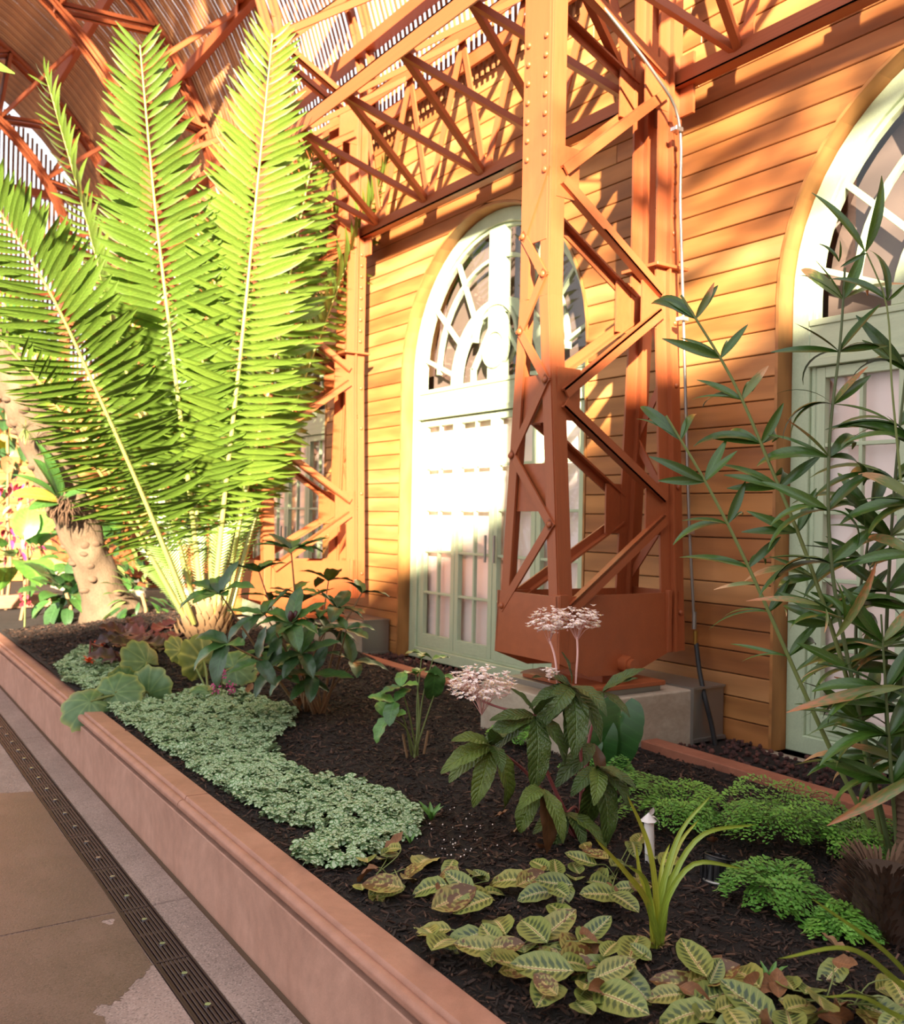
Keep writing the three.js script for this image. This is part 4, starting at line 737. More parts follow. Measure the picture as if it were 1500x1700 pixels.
{ // bamboo palm clump at the right
  const bp = thing('bamboo_palm', 'tall bamboo palm clump with thin canes and whorled narrow leaves at the right', 'bamboo palm');
  const at = (x, y, z) => onDepth(x, y, 3.45 - (z + 2) * 0.9);
  const mk = (L, W, d, t) => leafGeo(L, W, { nv: 9, nu: 4, shape: lance, droop: d, fold: 0.3, twist: t, start: 0 });
  const lg = [mk(0.25, 0.044, 0.5, 0.3), mk(0.27, 0.046, 1.3, -0.3), mk(0.23, 0.044, 1.9, 0.4), mk(0.21, 0.043, 0.2, 0)], big = [mk(0.40, 0.062, 0.5, 0.2), mk(0.36, 0.058, 1.1, 0.2)], slim = mk(0.40, 0.042, 0.9, 0.3), thin = [mk(0.24, 0.014, 1.2, 0.3), mk(0.2, 0.01, 1.6, 0)];
  const cane = (px, zs, n, r, opts = {}) => {
    const pts = px.map(([x, y], i) => at(x, y, zs[0] + (zs[1] - zs[0]) * i / (px.length - 1))), c = new THREE.CatmullRomCurve3(pts);
    mesh('cane', tube(pts, r, 30, 6, 0.45), opts.dark ? M.cane : M.twigGreen, bp);
    for (let k = 0; k < n; k++) {
      const t = (opts.from ?? 0.3) + (1 - (opts.from ?? 0.3)) * (k + 0.4) / n, p = c.getPointAt(Math.min(1, t)), tan = c.getTangentAt(Math.min(1, t)), top = k === n - 1;
      const q = opts.per ?? 5, side0 = V(0.83, 0, 0.56);   // leaves fan to both sides of the cane as the picture shows
      for (let i = 0; i < q; i++) {
        const s = i % 2 ? 1 : -1, el = [0.1, 0.75, -0.1, 1.2, 0.45, -0.3][i % 6] + rr(-0.2, 0.2), dir = side0.clone().multiplyScalar(s).add(V(rr(-0.25, 0.25), el + (top ? 0.6 : 0), rr(-0.3, 0.3))).addScaledVector(tan, 0.35);
        const th = rnd() < 0.1, g = th ? thin[i % 2] : opts.big ? big[i % 2] : lg[Math.floor(rnd() * 4)], w = rnd(); putLeaf(bp, g, w < 0.05 ? M.palmDry : w < 0.08 ? M.palmRust : w < 0.5 ? M.palm : M.palm2, p, dir, (opts.dark && rnd() < 0.55 ? V(0, 1, 0.3) : toCam(p).add(V(rr(-0.6, 0.6), rr(0, 1.2), 0))), (opts.s ?? 1) * rr(0.8, 1.2));
      }
    }
  };
  cane([[1478, 1440], [1405, 1300], [1335, 1150], [1262, 985], [1215, 885], [1165, 790], [1105, 690]], [-2.05, -2.15], 6, 0.010, { from: 0.42, per: 4, s: 0.85 });
  cane([[1470, 1430], [1420, 1180], [1345, 940], [1285, 790], [1215, 630], [1130, 490]], [-2.0, -2.2], 8, 0.010, { from: 0.36, per: 5, s: 0.85 });
  cane([[1480, 1430], [1425, 1180], [1380, 940], [1376, 740], [1395, 560], [1402, 445]], [-1.95, -2.0], 9, 0.010, { from: 0.2, per: 6, dark: 1 });
  cane([[1492, 1435], [1470, 1150], [1478, 900], [1492, 720], [1510, 560]], [-2.1, -2.1], 8, 0.010, { from: 0.16, per: 7, dark: 1 });
  cane([[1500, 1430], [1500, 1150], [1520, 900], [1535, 700]], [-1.95, -1.9], 7, 0.010, { from: 0.18, per: 7, dark: 1 });
  cane([[1486, 1432], [1440, 1250], [1420, 1050], [1440, 900], [1450, 800]], [-2.2, -2.3], 6, 0.009, { from: 0.2, per: 7, dark: 1 });
  cane([[1490, 1432], [1480, 1300], [1470, 1150], [1462, 1020]], [-1.85, -1.8], 4, 0.008, { from: 0.25, per: 7, dark: 1 });
  // the young shoot with broad leaves at the upper right, and rusty blades below
  mesh('cane', tube([at(1495, 800, -1.75), at(1480, 640, -1.75), at(1470, 500, -1.75), at(1438, 420, -1.75)], 0.0045, 12, 5, 0.6), M.twigGreen, bp);
  for (const [x, y, ex, ey, s, m] of [[1436, 418, 1487, 285, 0.9, 0], [1434, 416, 1372, 305, 0.8, 0], [1472, 498, 1490, 375, 1, 1], [1472, 498, 1395, 420, 0.6, 1], [1472, 500, 1508, 470, 0.6, 0], [1392, 435, 1372, 385, 0.5, 1], [1392, 435, 1400, 400, 0.5, 0], [1438, 420, 1400, 438, 0.6, 1]]) { const p = at(x, y, -1.75), e = at(ex, ey, -1.72), d = e.clone().sub(p); putLeaf(bp, big[m], m ? M.palm : M.palm2, p, d, V(-0.3, 0.2, 1), d.length() / 0.4 * 1.05); }
  for (const [x, y, ex, ey, w, m] of [[1360, 1005, 1245, 995, 0.9, 'r'], [1385, 1060, 1492, 955, 1.1, 'r'], [1500, 1140, 1325, 1185, 1.0, 'r'], [1535, 1280, 1438, 1372, 1.3, 'r'], [1400, 1035, 1420, 975, 1, 'g'], [1255, 968, 1172, 992, 0.7, 'd'], [1370, 1010, 1382, 1070, 0.7, 'd'], [1300, 1010, 1318, 1045, 0.5, 'd']]) { const p = at(x, y, -1.8), e = at(ex, ey, -1.7), d = e.clone().sub(p); putLeaf(bp, slim, m === 'r' ? M.palmRust : m === 'd' ? M.palmDry : M.palm2, p, d.clone().add(V(0, 0.06, 0)), V(-0.3, 0.6, 1), d.length() / 0.4 * w); }
}
{ // shaggy palm stump
  const root = g0(1465, 1545), st = thing('palm_stump', 'squat shaggy brown palm stump at the right edge', 'palm stump'), fib = [], fg = leafGeo(0.09, 0.014, { nv: 3, nu: 1, droop: 0.5 });
  mesh('core', new THREE.CylinderGeometry(0.075, 0.105, 0.26, 16, 4).translate(root.x, root.y + 0.06, root.z), M.fibre, st);
  for (let i = 0; i < 700; i++) { const a = rr(0, 6.28), h = rnd(); fib.push(placed(fg, V(root.x + Math.cos(a) * (0.105 - h * 0.03), root.y - 0.05 + h * 0.25, root.z + Math.sin(a) * (0.105 - h * 0.03)), V(Math.cos(a) * 0.5, 0.9, Math.sin(a) * 0.5), V(0, 1, 0), rr(0.5, 1))); }
  mesh('fibres', join(fib), M.fibre2, st).userData.kind = 'stuff';
  const scaly = thing('scaly_palm', 'slim scaly palm stem standing behind the bamboo palm canes', 'palm stem'), sp = g0(1495, 1470);
  const rings = []; for (let i = 0; i < 16; i++) rings.push(new THREE.CylinderGeometry(0.034, 0.042, 0.024, 9).translate(sp.x + 0.03, sp.y + i * 0.022, sp.z)); mesh('scale_ring', join(rings), M.fibre2, scaly);
}
// maidenhair ferns
function fern(px, py, size, n, label, mats) {
  const root = g0(px, py), t = thing('maidenhair_fern', label, 'fern', [0, 0, 0], 'maidenhair ferns in the bed');
  const pin = new THREE.CircleGeometry(1, 5, 0.2, 2.75); pin.rotateX(-Math.PI / 2);
  for (let i = 0; i < n; i++) {
    const a = i / n * 6.28 + rr(-0.3, 0.3), out = V(Math.cos(a), 0, Math.sin(a)), R = size * rr(0.5, 1.05), Hh = size * rr(0.35, 0.75);
    const c = new THREE.CatmullRomCurve3([root.clone(), root.clone().addScaledVector(out, R * 0.35).add(V(0, Hh * 0.85, 0)), root.clone().addScaledVector(out, R * 0.75).add(V(0, Hh, 0)), root.clone().addScaledVector(out, R * 1.1).add(V(0, Hh * 0.62, 0))]);
    const fr = mesh('frond', new THREE.TubeGeometry(c, 10, 0.0014, 3), M.fibre, t), leaves = [];
    for (let k = 0; k < 13; k++) {
      const tt = 0.3 + 0.7 * k / 12, p = c.getPointAt(tt), tan = c.getTangentAt(tt), side = new THREE.Vector3().crossVectors(tan, V(0, 1, 0)).normalize(), L = size * 0.34 * (1 - 0.75 * (k / 12)) + 0.015;
      for (const s of [-1, 1]) for (let q = 0; q < 7; q++) {
        const f = (q + 0.6) / 7, pp = p.clone().addScaledVector(side, s * L * f).addScaledVector(tan, L * f * 0.45).add(V(0, -L * f * f * 0.35 + rr(-0.006, 0.006), 0));
        leaves.push(placed(pin, pp.addScaledVector(tan, (q % 2 ? 0.008 : -0.005)), side.clone().multiplyScalar(s).addScaledVector(tan, rr(-0.3, 0.8)).add(V(0, rr(-0.4, 0.2), 0)), V(rr(-0.3, 0.3), 1, rr(-0.1, 0.5)), rr(0.006, 0.0105)));
      }
    }
    mesh('leaflets', join(leaves), mats[i % 2], fr).userData.kind = 'stuff';
  }
}
fern(1125, 1375, 0.25, 18, 'bright maidenhair fern behind the white stake', [M.fern, M.fern2]);
fern(1295, 1405, 0.30, 22, 'largest bright maidenhair fern against the edging kerb', [M.fern, M.fern2]);
fern(1285, 1500, 0.17, 15, 'dark green maidenhair fern beside the black cup', [M.fern2, M.fern2]);
fern(1420, 1425, 0.2, 14, 'maidenhair fern under the bamboo palm canes', [M.fern2, M.fern]);
fern(1390, 1555, 0.11, 10, 'tiny maidenhair fern left of the shaggy palm stump', [M.fern2, M.fern]);
fern(1000, 1310, 0.2, 12, 'small maidenhair fern half hidden under the tall begonia', [M.fern2, M.fern2]);
fern(860, 1235, 0.16, 10, 'small maidenhair fern behind the begonia left of the plinth', [M.fern2, M.fern]);
// prayer plants
const marG = [leafGeo(0.13, 0.074, { nv: 8, nu: 6, shape: ovate, droop: 0.35, fold: 0.12, curl: 0.1, wave: 0.06 }), leafGeo(0.13, 0.072, { nv: 8, nu: 6, shape: ovate, droop: 0.8, fold: 0.2, wave: 0.08 }), leafGeo(0.125, 0.068, { nv: 8, nu: 6, shape: ovate, droop: -0.3, fold: 0.3, wave: 0.05 })];
const deadG = [leafGeo(0.11, 0.05, { shape: ovate, droop: 1.2, fold: 0.7, wave: 0.2, twist: 1 }), leafGeo(0.1, 0.05, { shape: ovate, droop: -0.8, fold: 0.5, wave: 0.25 })];
function prayer(label, given, brown = 0.2) {
  const leaves = [...given]; for (let i = 0; i < given.length * 0.5; i++) { const q = given[Math.floor(rnd() * given.length)]; leaves.push([q[0] + rr(-26, 26), q[1] + rr(-10, 14), rr(0, 360), rr(0.6, 0.95)]); }
  let cx = 0, cy = 0; for (const l of leaves) { cx += l[0]; cy += l[1]; } cx /= leaves.length; cy /= leaves.length;
  const root = g0(cx, cy + 12), t = thing('prayer_plant', label, 'prayer plant', [0, 0, 0], 'prayer plants along the front of the bed');
  for (const [x, y, a = rr(0, 360), s1 = 1, m = -1] of leaves) {
    const s = Math.min(1.22, s1);
    const h = rr(0.025, 0.075), c = onY(x, y, SOIL + h), ang = a * Math.PI / 180;   // a: picture direction of the tip, 0 = right, 90 = up
    const e = onY(x + Math.cos(ang) * 30, y - Math.sin(ang) * 18, SOIL + h), d = e.sub(c).setY(0).normalize().add(V(0, rr(-0.15, 0.3), 0)).normalize(), b = c.clone().addScaledVector(d, -0.06 * s);
    if (b.y < SOIL + 0.015) b.y = SOIL + 0.015;
    const w = rnd(), mat = m === 9 ? M.dead : m >= 0 ? M.maranta[m] : w < brown ? M.maranta[3] : w < 0.5 ? M.maranta[0] : w < 0.75 ? M.maranta[1] : M.maranta[2];
    putLeaf(t, m === 9 ? deadG[Math.floor(rnd() * 2)] : marG[Math.floor(rnd() * 3)], mat, b, d, V(-0.32 + rr(-0.3, 0.3), 1, 0.38 + rr(-0.3, 0.3)), s * rr(0.95, 1.1));
    if (rnd() < 0.6) mesh('stalk', tube([root.clone().add(V(rr(-0.05, 0.05), 0.0, rr(-0.05, 0.05))), root.clone().lerp(b, 0.6).setY(SOIL + h * 0.8), b], 0.0022, 6, 4), M.twigGreen, t);
  }
}
prayer('prayer plant with yellowing leaves beside the silvery ground cover', [[607, 1418, 100], [635, 1420, 60, 0.8], [705, 1425, 55, 1.3, 1], [680, 1452, 50, 0.8, 3], [600, 1462, 95, 0.9, 0], [640, 1467, 170, 1, 3], [660, 1405, 20, 1, 9], [605, 1445, 190, 0.8, 9], [712, 1468, 175, 1, 0], [690, 1440, 220, 0.8]], 0.3);
prayer('prayer plant with browned leaves in the middle of the front row', [[738, 1472, 70, 1.15, 9], [792, 1448, 80, 1, 1], [765, 1468, 150, 0.9, 0], [790, 1475, 10, 1, 1], [822, 1476, 15, 0.8, 0], [748, 1497, 25, 1.2, 3], [790, 1496, 200, 1, 0], [742, 1445, 160, 0.8, 3], [770, 1452, 110, 0.6]], 0.3);
prayer('prayer plant with pale leaves below the tall begonia', [[848, 1455, 170, 1.1, 1], [878, 1462, 30, 1, 3], [922, 1445, 100, 0.95, 0], [918, 1468, 180, 1.05, 2], [955, 1450, 90, 0.9], [893, 1440, 120, 0.7, 3], [940, 1478, 250, 0.7, 0]], 0.2);
prayer('prayer plant left of the white stake', [[988, 1412, 95, 1.15, 0], [985, 1450, 140, 1.2, 2], [1008, 1462, 10, 1.1, 2], [1032, 1428, 30, 1, 2], [1000, 1482, 190, 1, 0], [1035, 1492, 320, 1, 2], [1060, 1398, 60, 0.9, 1], [1075, 1455, 30, 1, 3], [1060, 1475, 240, 1, 3], [1110, 1425, 30, 0.9, 1], [965, 1430, 170, 0.9, 0], [1085, 1420, 100, 0.8, 0]], 0.2);
prayer('largest prayer plant at the bottom centre of the bed', [[738, 1552, 50, 1.2, 0], [722, 1542, 175, 0.8, 1], [770, 1555, 200, 1.1, 2], [826, 1530, 115, 1.6, 0], [930, 1512, 130, 1, 0], [885, 1540, 130, 1.5, 2], [815, 1558, 120, 0.95, 0], [795, 1578, 170, 1, 1], [820, 1582, 60, 0.9, 2], [925, 1540, 30, 1.2, 1], [985, 1548, 40, 1.2, 0], [955, 1558, 45, 1.1, 3], [905, 1612, 170, 1.35, 0], [910, 1640, 250, 1.2, 2], [845, 1602, 210, 1.1, 1], [870, 1560, 90, 1.2, 2], [960, 1585, 20, 1, 3], [842, 1572, 10, 0.8, 3], [900, 1588, 160, 1, 3], [940, 1600, 80, 1, 9], [860, 1610, 350, 0.9, 3]], 0.25);
prayer('prayer plant with dark veined leaves left of the strap-leaved plant', [[1050, 1575, 75, 1.3, 0], [1012, 1572, 50, 0.7, 0], [993, 1605, 190, 1.25, 2], [1045, 1625, 320, 1, 2], [978, 1665, 240, 1.35, 0], [1022, 1655, 320, 1.3, 0], [972, 1628, 80, 0.7, 1], [1000, 1632, 30, 0.8, 9], [975, 1570, 120, 0.9, 9], [1020, 1612, 10, 0.9, 1]], 0.15);
prayer('prayer plant with cream ribbed leaves at the bottom edge', [[1152, 1598, 120, 1.35, 0], [1182, 1622, 15, 1.2, 3], [1125, 1638, 170, 1.15, 3], [1190, 1650, 25, 1.4, 2], [1140, 1675, 185, 1.5, 0], [1165, 1692, 250, 1, 0], [1185, 1605, 40, 0.7, 9], [1235, 1612, 130, 1.1, 1], [1252, 1640, 180, 1.0, 9], [1245, 1672, 140, 1.3, 2], [1278, 1682, 110, 1.4, 9], [1225, 1695, 200, 1.1, 0], [1210, 1672, 30, 0.8, 1], [1160, 1648, 330, 0.9, 9]], 0.2);
prayer('prayer plant with scattered leaves in the bottom right corner', [[1345, 1630, 70, 1.1, 0], [1360, 1672, 270, 1.25, 1], [1432, 1660, 270, 1.3, 0], [1305, 1625, 110, 1, 0], [1290, 1640, 95, 0.9, 9], [1325, 1668, 30, 0.8, 1], [1395, 1680, 350, 1, 9], [1472, 1680, 330, 1.2, 2], [1482, 1635, 20, 1, 1], [1310, 1692, 100, 1, 2], [1410, 1608, 330, 0.8, 9], [1390, 1652, 100, 0.8, 9]], 0.2);
{ // strap-leaved plant
  const s = thing('strap_leaf_plant', 'upright yellow-green strap-leaved plant in the front of the bed', 'strap plant'), root = g0(1092, 1572);
  const B = [[[1088, 1480], [1075, 1400], [1040, 1318], 1, 0.02], [[1100, 1470], [1130, 1380], [1182, 1318], 2, 0], [[1102, 1480], [1128, 1400], [1160, 1360], 1, -0.02], [[1112, 1470], [1160, 1390], [1256, 1368], 2, 0.03], [[1108, 1490], [1150, 1435], [1235, 1442], 2, 0.08], [[1075, 1500], [1040, 1450], [986, 1390], 1, 0.06], [[1082, 1520], [1070, 1460], [1040, 1436], 2, 0.05], [[1095, 1480], [1100, 1430], [1112, 1400], 1, -0.04], [[1104, 1510], [1110, 1460], [1128, 1440], 2, 0.0], [[1080, 1500], [1062, 1450], [1055, 1400], 1, 0]];
  for (const [a, b, c, m, dz] of B) {
    const cv = new THREE.CatmullRomCurve3([root.clone().add(V(rr(-0.012, 0.012), -0.01, rr(-0.012, 0.012))), onZ(...a, root.z + dz * 0.5), onZ(...b, root.z + dz), onZ(...c, root.z + dz * 1.5)]), pos = [], uv = [], idx = [], n = 16;
    for (let i = 0; i <= n; i++) { const t = i / n, p = cv.getPointAt(t), tan = cv.getTangentAt(t), N = toCam(p), sd = new THREE.Vector3().crossVectors(tan, N).normalize(), w = 0.0105 * strap(t); for (const k of [-1, 0, 1]) { const q = p.clone().addScaledVector(sd, k * w).addScaledVector(N, k ? 0.003 : -0.002); pos.push(q.x, q.y, q.z); uv.push(k / 2 + 0.5, t); } }
    for (let i = 0; i < n; i++) for (let k = 0; k < 2; k++) { const q = i * 3 + k; idx.push(q, q + 1, q + 3, q + 1, q + 4, q + 3); }
    const g = new THREE.BufferGeometry(); g.setAttribute('position', new THREE.Float32BufferAttribute(pos, 3)); g.setAttribute('uv', new THREE.Float32BufferAttribute(uv, 2)); g.setIndex(idx); g.computeVertexNormals(); mesh('blade', g, m === 1 ? M.strap : M.strap2, s);
  }
  const dry = []; for (let i = 0; i < 14; i++) dry.push(placed(leafGeo(0.07, 0.01, { nv: 3, nu: 1, droop: 0.6 }), root, V(rr(-1, 1), 0.9, rr(-1, 1)), V(0, 1, 0.1), rr(0.6, 1.1))); mesh('dry_sheath', join(dry), M.twig, s);
}
{ // long grass-like blades reaching in from the right
  const s = thing('spear_grass', 'long green arching blades reaching in from the right edge', 'grass'), root = onY(1560, 1690, SOIL);
  for (const [P, w] of [[[[1560, 1690], [1480, 1590], [1345, 1490]], 0.007], [[[1570, 1720], [1490, 1630], [1410, 1575], [1290, 1592]], 0.008], [[[1570, 1740], [1500, 1690], [1430, 1655], [1365, 1655]], 0.007]]) {
    const pts = P.map(([x, y], i) => i ? onZ(x, y, root.z + 0.02 * i) : root.clone()), cv = new THREE.CatmullRomCurve3(pts), pos = [], idx = [], uv = [], n = 18;
    for (let i = 0; i <= n; i++) { const t = i / n, p = cv.getPointAt(t), tan = cv.getTangentAt(t), sd = new THREE.Vector3().crossVectors(tan, toCam(p)).normalize(), ww = w * strap(t); for (const k of [-1, 1]) { const q = p.clone().addScaledVector(sd, k * ww); pos.push(q.x, q.y, q.z); uv.push(k / 2 + 0.5, t); } }
    for (let i = 0; i < n; i++) idx.push(2 * i, 2 * i + 1, 2 * i + 2, 2 * i + 1, 2 * i + 3, 2 * i + 2);
    const g = new THREE.BufferGeometry(); g.setAttribute('position', new THREE.Float32BufferAttribute(pos, 3)); g.setAttribute('uv', new THREE.Float32BufferAttribute(uv, 2)); g.setIndex(idx); g.computeVertexNormals(); mesh('blade', g, M.strap2, s);
  }
}
{ // sprouts
  const g = leafGeo(0.085, 0.024, { shape: lance, droop: 0.3, fold: 0.5, wave: 0.2 });
  for (const [x, y, n, s, l] of [[715, 1362, 6, 1, 'small bright green sprout at the tip of the silvery ground cover'], [1275, 1632, 5, 0.9, 'fresh green sprout among the prayer plants at the bottom'], [222, 1066, 5, 1.3, 'pale green sprout behind the dark red plant'], [680, 1400, 3, 0.6, 'tiny green seedling beside the prayer plant']]) { const p = g0(x, y), t = thing('sprout', l, 'sprout'); for (let i = 0; i < n; i++) { const a = i / n * 6.28; putLeaf(t, g, M.sprout, p.clone(), V(Math.cos(a) * 0.6, 1, Math.sin(a) * 0.6), V(0, 1, 0.3), s * rr(0.7, 1.1)); } }
}
{ // silvery ground cover
  const poly = [[92, 1112], [135, 1092], [195, 1118], [215, 1150], [262, 1168], [330, 1150], [420, 1158], [492, 1182], [485, 1205], [452, 1228], [470, 1262], [520, 1290], [600, 1298], [665, 1320], [698, 1352], [690, 1382], [640, 1402], [575, 1440], [510, 1436], [482, 1408], [540, 1376], [440, 1352], [360, 1305], [280, 1245], [205, 1195], [160, 1160], [108, 1135]].map(([x, y]) => { const p = onY(x, y + 6, SOIL); return [p.x, p.z]; });
  const inside = (x, z) => { let c = false; for (let i = 0, j = poly.length - 1; i < poly.length; j = i++) if ((poly[i][1] > z) !== (poly[j][1] > z) && x < (poly[j][0] - poly[i][0]) * (z - poly[i][1]) / (poly[j][1] - poly[i][1]) + poly[i][0]) c = !c; return c; };
  const lf = leafGeo(0.03, 0.024, { nv: 4, nu: 2, shape: ovate, droop: 0.7, fold: 0.25 }), ros = []; for (let k = 0; k < 6; k++) { const a = k / 6 * 6.28 + (k > 3 ? 0.5 : 0); ros.push(placed(lf, V(0, k > 3 ? 0.008 : 0, 0), V(Math.cos(a), 0.35, Math.sin(a)), V(0, 1, 0), k > 3 ? 0.55 : 1)); }
  const rg = join(ros), spots = []; while (spots.length < 5600) { const z = rr(-8.4, -2.8), x = rr(1.3, 2.7); if (inside(x, z) && x > curbX(z, 0.06)) spots.push([x, z]); }
  const im = new THREE.InstancedMesh(rg, M.lamium, spots.length), o = new THREE.Object3D();
  spots.forEach(([x, z], i) => { let near = 1; o.position.set(x, moundAt(x, z) + 0.012 + rr(0, 0.045) * (0.6 + 0.5 * noise.noise(x * 6, z * 6, 1)), z); o.rotation.set(rr(-0.45, 0.6), rr(0, 6.3), rr(-0.45, 0.45)); const s = rr(0.65, 1.2); o.scale.set(s, s, s); o.updateMatrix(); im.setMatrixAt(i, o.matrix); });
  im.name = 'silver_ground_cover'; im.castShadow = im.receiveShadow = true; im.userData = { label: 'low silvery green dead-nettle ground cover along the planter wall', category: 'ground cover', kind: 'stuff' }; scene.add(im);
}
// round-leaved begonias
function roundLeaf(R, bend) {
  const n = 40, rings = 6, pos = [0, 0, 0], uv = [0.5, 0.5], idx = [];
  for (let r = 1; r <= rings; r++) for (let k = 0; k < n; k++) { const a = k / n * 6.2832, lobe = 1 + 0.06 * Math.sin(a * 9) + 0.03 * Math.sin(a * 23), notch = 1 - 0.75 * Math.exp(-(((a - 3.1416) / 0.22) ** 2)), q = r / rings * R * lobe * (r > 1 ? notch : 1), x = Math.cos(a) * q, z = Math.sin(a) * q; pos.push(x + R * 0.15 * (r / rings), Math.abs(z) * 0.12 - bend * (x * x + z * z) / R + 0.02 * R * Math.sin(a * 9) * r / rings, z); uv.push(0.5 + Math.cos(a) * r / rings * 0.5, 0.5 + Math.sin(a) * r / rings * 0.5); }
  for (let k = 0; k < n; k++) { idx.push(0, 1 + (k + 1) % n, 1 + k); for (let r = 0; r < rings - 1; r++) { const a = 1 + r * n + k, b = 1 + r * n + (k + 1) % n; idx.push(a, b, a + n, b, b + n, a + n); } }
  const g = new THREE.BufferGeometry(); g.setAttribute('position', new THREE.Float32BufferAttribute(pos, 3)); g.setAttribute('uv', new THREE.Float32BufferAttribute(uv, 2)); g.setIndex(idx); g.computeVertexNormals(); g.rotateY(-Math.PI / 2); return g;
}
{
  const rg = [roundLeaf(1, 0.25), roundLeaf(1, 0.5)];
  const mk = (label, rx, ry, L) => { const t = thing('round_leaf_begonia', label, 'begonia'), root = g0(rx, ry); for (const [x, y, z, R, tx, ty, m, n] of L) { const p = onZ(x, y, z), tipP = onZ(x + tx, y + ty, z + 0.02); mesh('stalk', tube([root, root.clone().lerp(p, 0.5).add(V(0, 0.04, 0)), p], 0.008, 8, 5), M.twigGreen, t); putLeaf(t, rg[n], m ? M.roundYellow : M.round, p, tipP.sub(p), V(-0.45, 0.75, 0.75), R); } };
  mk('round-leaved begonia with one leaf hanging over the planter wall', 235, 1165, [[150, 1165, -6.05, 0.155, -40, 22, 0, 1], [190, 1150, -6.1, 0.15, 40, -16, 0, 0], [246, 1152, -6.2, 0.155, 6, -20, 0, 0], [243, 1100, -6.5, 0.16, -25, -12, 0, 0], [205, 1135, -6.3, 0.1, -10, -20, 0, 0]]);
  mk('round-leaved begonia with yellowed leaf at the foot of the shrub', 345, 1150, [[338, 1098, -6.5, 0.17, -20, -18, 1, 0], [388, 1108, -6.3, 0.15, 30, -5, 0, 0], [345, 1148, -6.0, 0.1, -20, 8, 0, 1], [300, 1080, -6.8, 0.11, -20, -10, 1, 0]]);
  // tiny magenta flowers between them
  for (const [x, y, l] of [[368, 1122, 'upper tuft of tiny magenta flowers beside the yellowed begonia leaf'], [384, 1142, 'lower right tuft of tiny magenta flowers beside the begonia leaf'], [358, 1140, 'lower left tuft of tiny magenta flowers beside the begonia leaf']]) { const p = onZ(x, y, -5.9), fl = []; for (let i = 0; i < 26; i++) fl.push(new THREE.TetrahedronGeometry(0.009, 0).translate(p.x + rr(-0.03, 0.03), p.y + rr(-0.04, 0.04), p.z + rr(-0.03, 0.03))); const t = thing('magenta_flower', l, 'flower'); mesh('petals', join(fl), M.hotPink, t); mesh('stem', tube([g0(x, 1160), p], 0.004, 4, 4), M.twigGreen, t); }
}
{ // dark red foliage plant
  const t = thing('red_leaf_plant', 'dark red-leaved plant in front of the cycad', 'red-leaved plant'), lg = [leafGeo(0.22, 0.15, { shape: ovate, droop: 0.7, wave: 0.2 }), leafGeo(0.2, 0.13, { shape: ovate, droop: 0.3, wave: 0.25 })];
  for (let i = 0; i < 46; i++) { const k = rnd(), p = g0(160 + k * 115 + rr(-10, 10), 1098 - k * 22 + rr(-16, 16)); p.y += rr(0.04, 0.2); p.z += 0.3; const a = rr(0, 6.28); putLeaf(t, lg[i % 2], i % 3 ? M.redLeaf : M.redLeaf2, p, V(Math.cos(a), rr(-0.1, 0.5), Math.sin(a)), V(-0.2, 1, 0.4), rr(0.7, 1.1)); }
  const root = g0(205, 1095); for (let i = 0; i < 6; i++) mesh('stem', tube([root.clone().add(V(rr(-0.3, 0.3), -0.02, rr(-0.3, 0.3))), root.clone().add(V(rr(-0.35, 0.35), 0.18, rr(-0.2, 0.5)))], 0.008, 4, 4), M.redStem, t);
  for (const [x, y, l] of [[162, 1068, 'orange-red flower at the left of the dark red plant'], [147, 1096, 'small orange flower at the edge of the ground cover']]) { const p = g0(x, y + 16), f = []; p.y += 0.06; for (let i = 0; i < 14; i++) f.push(placed(leafGeo(0.07, 0.035, { nv: 3, nu: 2, shape: ovate }), p, V(rr(-1, 1), rr(-0.2, 1), rr(-1, 1)), V(0, 1, 0), rr(0.5, 1))); single('orange_flower', join(f), M.orangeFlower, l, 'flower'); }
}
